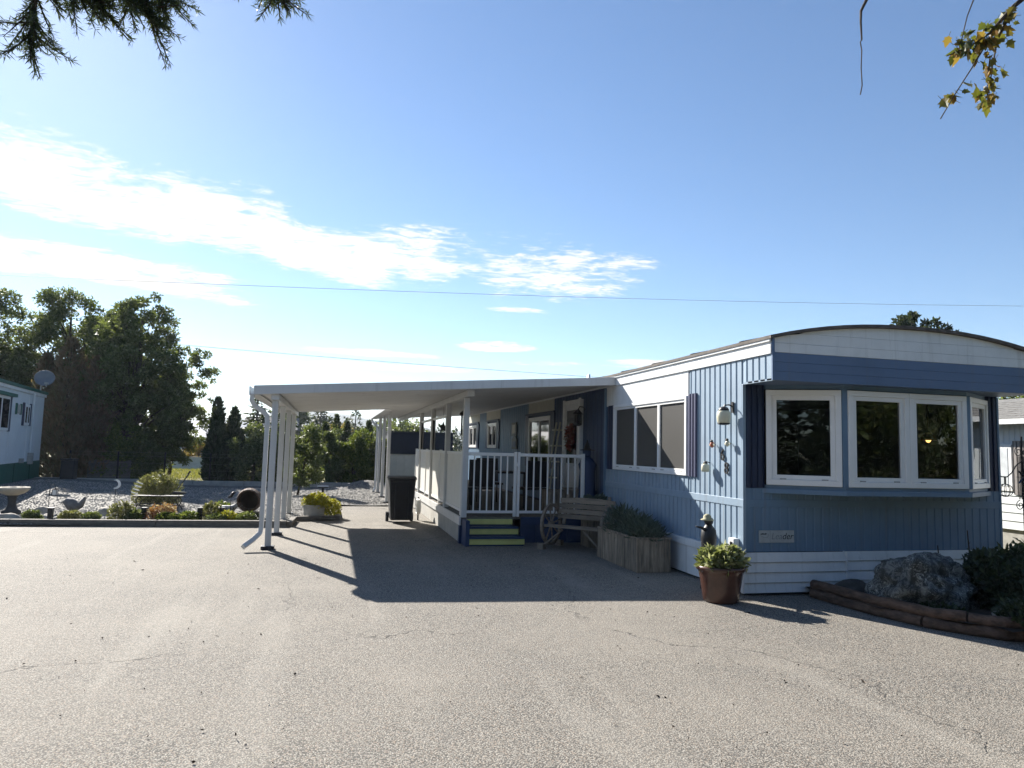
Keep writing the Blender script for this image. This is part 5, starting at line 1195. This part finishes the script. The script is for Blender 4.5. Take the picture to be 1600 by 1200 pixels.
# wood that reads as one mass
rg = np.random.default_rng(77); Pl = []; 
for k in range(170):
    x = rg.uniform(-60, 60); y = rg.uniform(100, 190); h_ = rg.uniform(3.5, 6.2)*(1+(y-100)/260); r_ = h_*.42; n = 190
    q = rdir(rg, n)*(rg.random((n,1))**.4); z = np.abs(q[:,2]); pr = (1-z)**(.7 if k % 2 else .35); Pl.append(np.stack([x+q[:,0]*r_*pr, y+q[:,1]*r_*pr, z*h_], 1))
Pl = np.concatenate(Pl); V, F = cards(Pl, rdir(rg, len(Pl), .5), .8*rg.uniform(.6,1.3,len(Pl)), .5, rg); o = npmesh('far_woodland', V, F, m_con); o['kind'] = 'stuff'; o['label'] = 'far wooded slope beyond the trees'; o['category'] = 'woodland'
decid('roof_pine', 'left pine top showing above the bowed roof', (23.4, 25.0, 0), 8.5, 1.5, 1.5, m_con, 51, 60, 130, .2, .35, .22, trunk=.16, group='pines behind the house', topw=.8)
decid('roof_pine', 'right pine top showing above the bowed roof', (25.5, 25.6, 0), 8.4, 1.0, 1.0, m_con, 52, 40, 110, .2, .35, .3, trunk=.14, group='pines behind the house', topw=.8)
decid('side_tree', 'dark tree behind the white neighbouring roof', (17.5, 15.0, 0), 3.9, 1.6, 1.6, m_grn, 53, 50, 200, .14, .2, .35, trunk=.1)
# trees standing behind and beside the viewer (they hang into the top corners and mirror in the bay)
rt_pts = [(12.5, -3.0, 6.5), (16.0, -5.5, 7.5), (20.5, -8, 8), (15.0, -9, 8.5), (25, -5, 8), (20, -1.0, 6.5)]
for i, (x, y, h_) in enumerate(rt_pts): decid('street_tree', ['first', 'second', 'third', 'fourth', 'fifth', 'sixth'][i]+' leafy tree across the road, mirrored in the bay window', (x, y, 0), h_, 2.9, 2.6, m_grn2 if i % 2 == 0 else m_grn3, 80+i, 90, 150, .22, .03, .28, trunk=.16, stems=2, group='trees across the road')
for i, (x, y, h_) in enumerate(((-9, -3, 8), (-5.5, -5.5, 9), (-2.5, -6.5, 9.5), (.8, -7.5, 9), (4.2, -7.5, 9), (8, -7, 8.5))): conifer('street_conifer', ['first', 'second', 'third', 'fourth', 'fifth', 'sixth'][i]+' dark conifer behind the viewer', (x, y, 0), h_, 2.6, m_con, 90+i, 24, 11, 22, .42, base=.01, group='conifers behind the viewer', trunk=.2, taper=.75)
# overhanging fir: trunk left of the viewer, boughs with needles reaching into the top left corner
FT = thing('overhanging_fir', 'fir whose needled boughs hang into the top left corner', 'tree', (-3.4, 1.6, 0))
bb_ = B().tube([(-3.4,1.6,-.2), (-3.38,1.62,2.0), (-3.4,1.6,4.6), (-3.42,1.6,7.5)], [.2,.17,.12,.03], 10); rg = np.random.default_rng(21); P1 = []; D1 = []
def bough(pts, r_, twigs, seed, tw=.22, needle=.026, fan=1.):
    pts = [Vector(p) for p in pts]; bb_.tube(pts, [r_*(1-.8*k/(len(pts)-1)) for k in range(len(pts))], 6); rd = random.Random(seed)
    for k in range(twigs):
        s_ = rd.uniform(.25, 1)*(len(pts)-1); i = min(len(pts)-2, int(s_)); p = pts[i].lerp(pts[i+1], s_-i); d = (pts[i+1]-pts[i]).normalized()
        e = (d*rd.uniform(.3,1) + Vector((rd.uniform(-1,1), rd.uniform(-1,1), rd.uniform(-.9,.35)))*.8*fan).normalized()*tw*rd.uniform(.5,1.1)
        bb_.tube([p, p+e*.5+Vector((0,0,-.01)), p+e], [.004,.003,.0015], 4, caps=False); n = 62; f_ = np.linspace(.05, 1, n)[:,None]
        P1.append(np.array(p)+np.array(e)*f_); dd = rg.normal(size=(n,3))*.7 + np.array(e.normalized())*.8; D1.append(dd)
bough([(-3.4,1.6,4.6), (-2.3,2.6,4.25), (-1.55,3.2,3.75), (-1.30,3.3,3.42), (-1.32,3.3,3.16)], .022, 85, 1, .2)
bough([(-3.4,1.6,4.5), (-2.4,2.6,4.1), (-1.5,3.25,3.62), (-1.2,3.25,3.42), (-1.05,3.22,3.34)], .022, 95, 7, .2)
bough([(-3.4,1.6,4.3), (-2.2,2.8,4.0), (-1.35,3.25,3.6), (-1.0,3.2,3.45), (-.82,3.15,3.26)], .022, 120, 2, .2)
bough([(-2.2,2.8,4.2), (-1.2,3.2,3.75), (-.9,3.2,3.5), (-.76,3.15,3.36)], .014, 80, 3, .18)
bough([(-2.2,2.8,4.2), (-1.4,3.2,3.72), (-1.1,3.2,3.50), (-.95,3.18,3.42)], .014, 50, 8, .16)
bough([(-3.4,1.6,5.0), (-1.5,3.0,4.3), (-.6,3.05,3.75), (-.36,3.03,3.52), (-.31,3.02,3.38)], .018, 85, 4, .16)
bough([(-1.5,3.0,4.3), (-.7,3.1,3.8), (-.5,3.1,3.53), (-.48,3.1,3.47)], .01, 12, 5, .09)
bough([(-3.4,1.6,5.2), (-1.2,2.9,4.4), (-.3,3.0,3.75), (-.20,2.98,3.50)], .016, 45, 6, .13)
P1 = np.concatenate(P1); D1 = np.concatenate(D1); V, F = cards(P1, D1, .038*rg.uniform(.6,1.2,len(P1)), .0046, rg); V = V-np.array(FT.location); npmesh('crown', V, F, m_dkc, FT); bb_.build('trunk', m_bark, FT)
FT.location.z += .11
# overhanging leafy branch, top right
LT = thing('overhanging_branch_tree', 'tree with sparse yellowing twigs hanging into the top right corner', 'tree', (5.2, -.6, 0))
bb_ = B().tube([(5.2,-.6,-.05), (5.15,-.5,2.2), (5.0,-.3,3.9), (5.1,-.6,6.2)], [.17,.14,.10,.03], 10); rg = np.random.default_rng(31); P2 = []; D2 = []
def twig(pts, r_, spots, seed):
    pts = [Vector(p) for p in pts]; bb_.tube(pts, [max(.0024, r_*(1-k/(len(pts)-1))**1.5) for k in range(len(pts))], 6); rd = random.Random(seed)
    for (lo, hi, cnt) in spots:
        for k in range(cnt):
            s_ = rd.uniform(lo, hi)*(len(pts)-1); i = min(len(pts)-2, int(s_)); p = pts[i].lerp(pts[i+1], s_-i); P2.append(tuple(p+Vector((rd.gauss(0,.02), rd.gauss(0,.02), rd.gauss(0,.018))))); D2.append((rd.gauss(0,.6), rd.gauss(0,.6), -.6+rd.gauss(0,.5)))
twig([(5.0,-.3,3.9), (3.9,1.2,4.05), (2.95,2.15,3.75), (2.68,2.27,3.50), (2.58,2.30,3.38), (2.50,2.32,3.32), (2.41,2.35,3.28)], .028, [(.56,.92,60)], 1)
twig([(2.68,2.27,3.50), (2.62,2.30,3.36), (2.60,2.31,3.24), (2.59,2.32,3.14), (2.56,2.33,3.07)], .007, [(.1,.6,14), (.6,1,30)], 2)
twig([(2.58,2.30,3.36), (2.52,2.33,3.24), (2.46,2.36,3.13), (2.40,2.38,3.02)], .005, [(0,.3,18), (.55,.8,9)], 3)
twig([(2.9,2.18,3.75), (2.52,2.3,3.55), (2.49,2.32,3.45), (2.465,2.33,3.34), (2.45,2.34,3.27)], .006, [(.6,1,16)], 4)
twig([(2.58,2.30,3.28), (2.575,2.31,3.2), (2.585,2.32,3.14)], .003, [(.2,.4,3)], 5)
twig([(3.9,1.2,4.05), (2.7,2.1,3.95), (2.2,2.38,3.7), (2.082,2.41,3.52), (2.062,2.43,3.465), (2.064,2.435,3.42), (2.072,2.44,3.345), (2.064,2.44,3.335), (2.071,2.44,3.30), (2.066,2.44,3.22), (2.074,2.445,3.15), (2.068,2.45,3.11)], .011, [], 6)
leaf2d = [(0,0), (.16,.10), (.42,.16), (.30,.30), (.50,.52), (.28,.55), (.20,.72), (0,1.0), (-.20,.72), (-.28,.55), (-.50,.52), (-.30,.30), (-.42,.16), (-.16,.10)]
lb = B(); rd = random.Random(4)
for p, d in zip(P2, D2):
    d = Vector(d).normalized(); sd = d.cross(Vector((rd.gauss(0,1), rd.gauss(0,1), rd.gauss(0,1)))).normalized(); nm = d.cross(sd); L = .05*rd.uniform(.5, 1.2); cu = rd.uniform(-.5, .9)
    k = len(lb.v); p = Vector(p)
    for (x, y) in leaf2d: lb.v.append(tuple(p + sd*x*L*.9 + d*y*L + nm*L*(abs(x)*.5*cu + y*y*.35*cu)))
    c_ = len(lb.v); lb.v.append(tuple(p + d*L*.42))
    n_ = len(leaf2d); lb.f += [(k+q, k+(q+1) % n_, c_) for q in range(n_)]
    lb.tube([p-d*L*.35+nm*.004, p], .0011, 3, caps=False)
lb.build('crown', leafmat('yellowing_leaf', (.06, .075, .02), (.16, .12, .03), (.25, .13, .035), .35, 9), LT, recalc=False); bb_.build('trunk', m_bark, LT)

# power lines
for lab, a, c, sag in (('upper overhead power line crossing the whole sky', (-40, 40, 8.9), (75, 40, 14.7), .9), ('lower overhead power line descending behind the carport roof', (-26, 40, 7.3), (22, 40, 5.9), .25)):
    a, c = Vector(a), Vector(c); pts = [a.lerp(c, k/24)+Vector((0,0,-sag*4*(k/24)*(1-k/24))) for k in range(25)]
    recentre(tag(B().tube(pts, .011, 6).build('power_line', M('wire', (.30, .30, .30), .5), None), lab, 'power line'), (a+c)/2)

# small dark debris on the asphalt
rg = np.random.default_rng(9); n = 520; a = np.stack([rg.uniform(-6, 5.6, n), rg.uniform(2.4, 11, n)**1.0, np.full(n, .012)], 1)
D = rg.normal(size=(n,3)); D[:,2] *= .25; V, F = cards(a, D, np.where(rg.random(n) < .12, rg.uniform(.025,.05,n), rg.uniform(.008,.024,n)), rg.uniform(.007,.02,n), rg); o = npmesh('leaf_litter', V, F, M('litter', (.05, .038, .028), .9, .4, 30)); o['kind'] = 'stuff'; o['label'] = 'scattered dry bits and crumbs on the asphalt'; o['category'] = 'litter'
# grass blades on the strip between the two homes
rg = np.random.default_rng(12); n = 9000; P = np.stack([rg.uniform(8.5, 11.85, n), 7.6+rg.random(n)**1.4*9, np.zeros(n)], 1); D = rg.normal(size=(n,3))*.45; D[:,2] = 1
V, F = cards(P, D, rg.uniform(.03,.09,n), .008, rg); o = npmesh('grass', V, F, m_grass); o['kind'] = 'stuff'; o['label'] = 'dry yellow-green grass between the two homes'; o['category'] = 'grass'
n = 12000; P = np.stack([rg.uniform(-9, -1, n), rg.uniform(28, 44, n), np.full(n, -.05)], 1); D = rg.normal(size=(n,3))*.45; D[:,2] = 1
V, F = cards(P, D, rg.uniform(.08,.2,n), .03, rg); o = npmesh('grass', V, F, m_grass); o['kind'] = 'stuff'; o['label'] = 'sunlit grass behind the gravel yard'; o['category'] = 'grass'

# air between here and the hills
hz = B().box(-2450, 2450, -210, 2550, -1.2, 84).build('haze', m_dark); hz.data.materials.clear()
hm = bpy.data.materials.new('haze_air'); hm.use_nodes = True; hm.node_tree.nodes.clear(); t_ = NT(hm.node_tree)
pv = t_.n('ShaderNodeVolumePrincipled'); pv.inputs['Color'].default_value = (.80, .88, 1, 1); pv.inputs['Density'].default_value = .0003; pv.inputs['Anisotropy'].default_value = .2
oo = t_.n('ShaderNodeOutputMaterial'); t_.l(pv.outputs[0], oo.inputs['Volume']); hz.data.materials.append(hm); hz['kind'] = 'stuff'; hz['label'] = 'thin pale haze over the distance'; hz['category'] = 'haze'
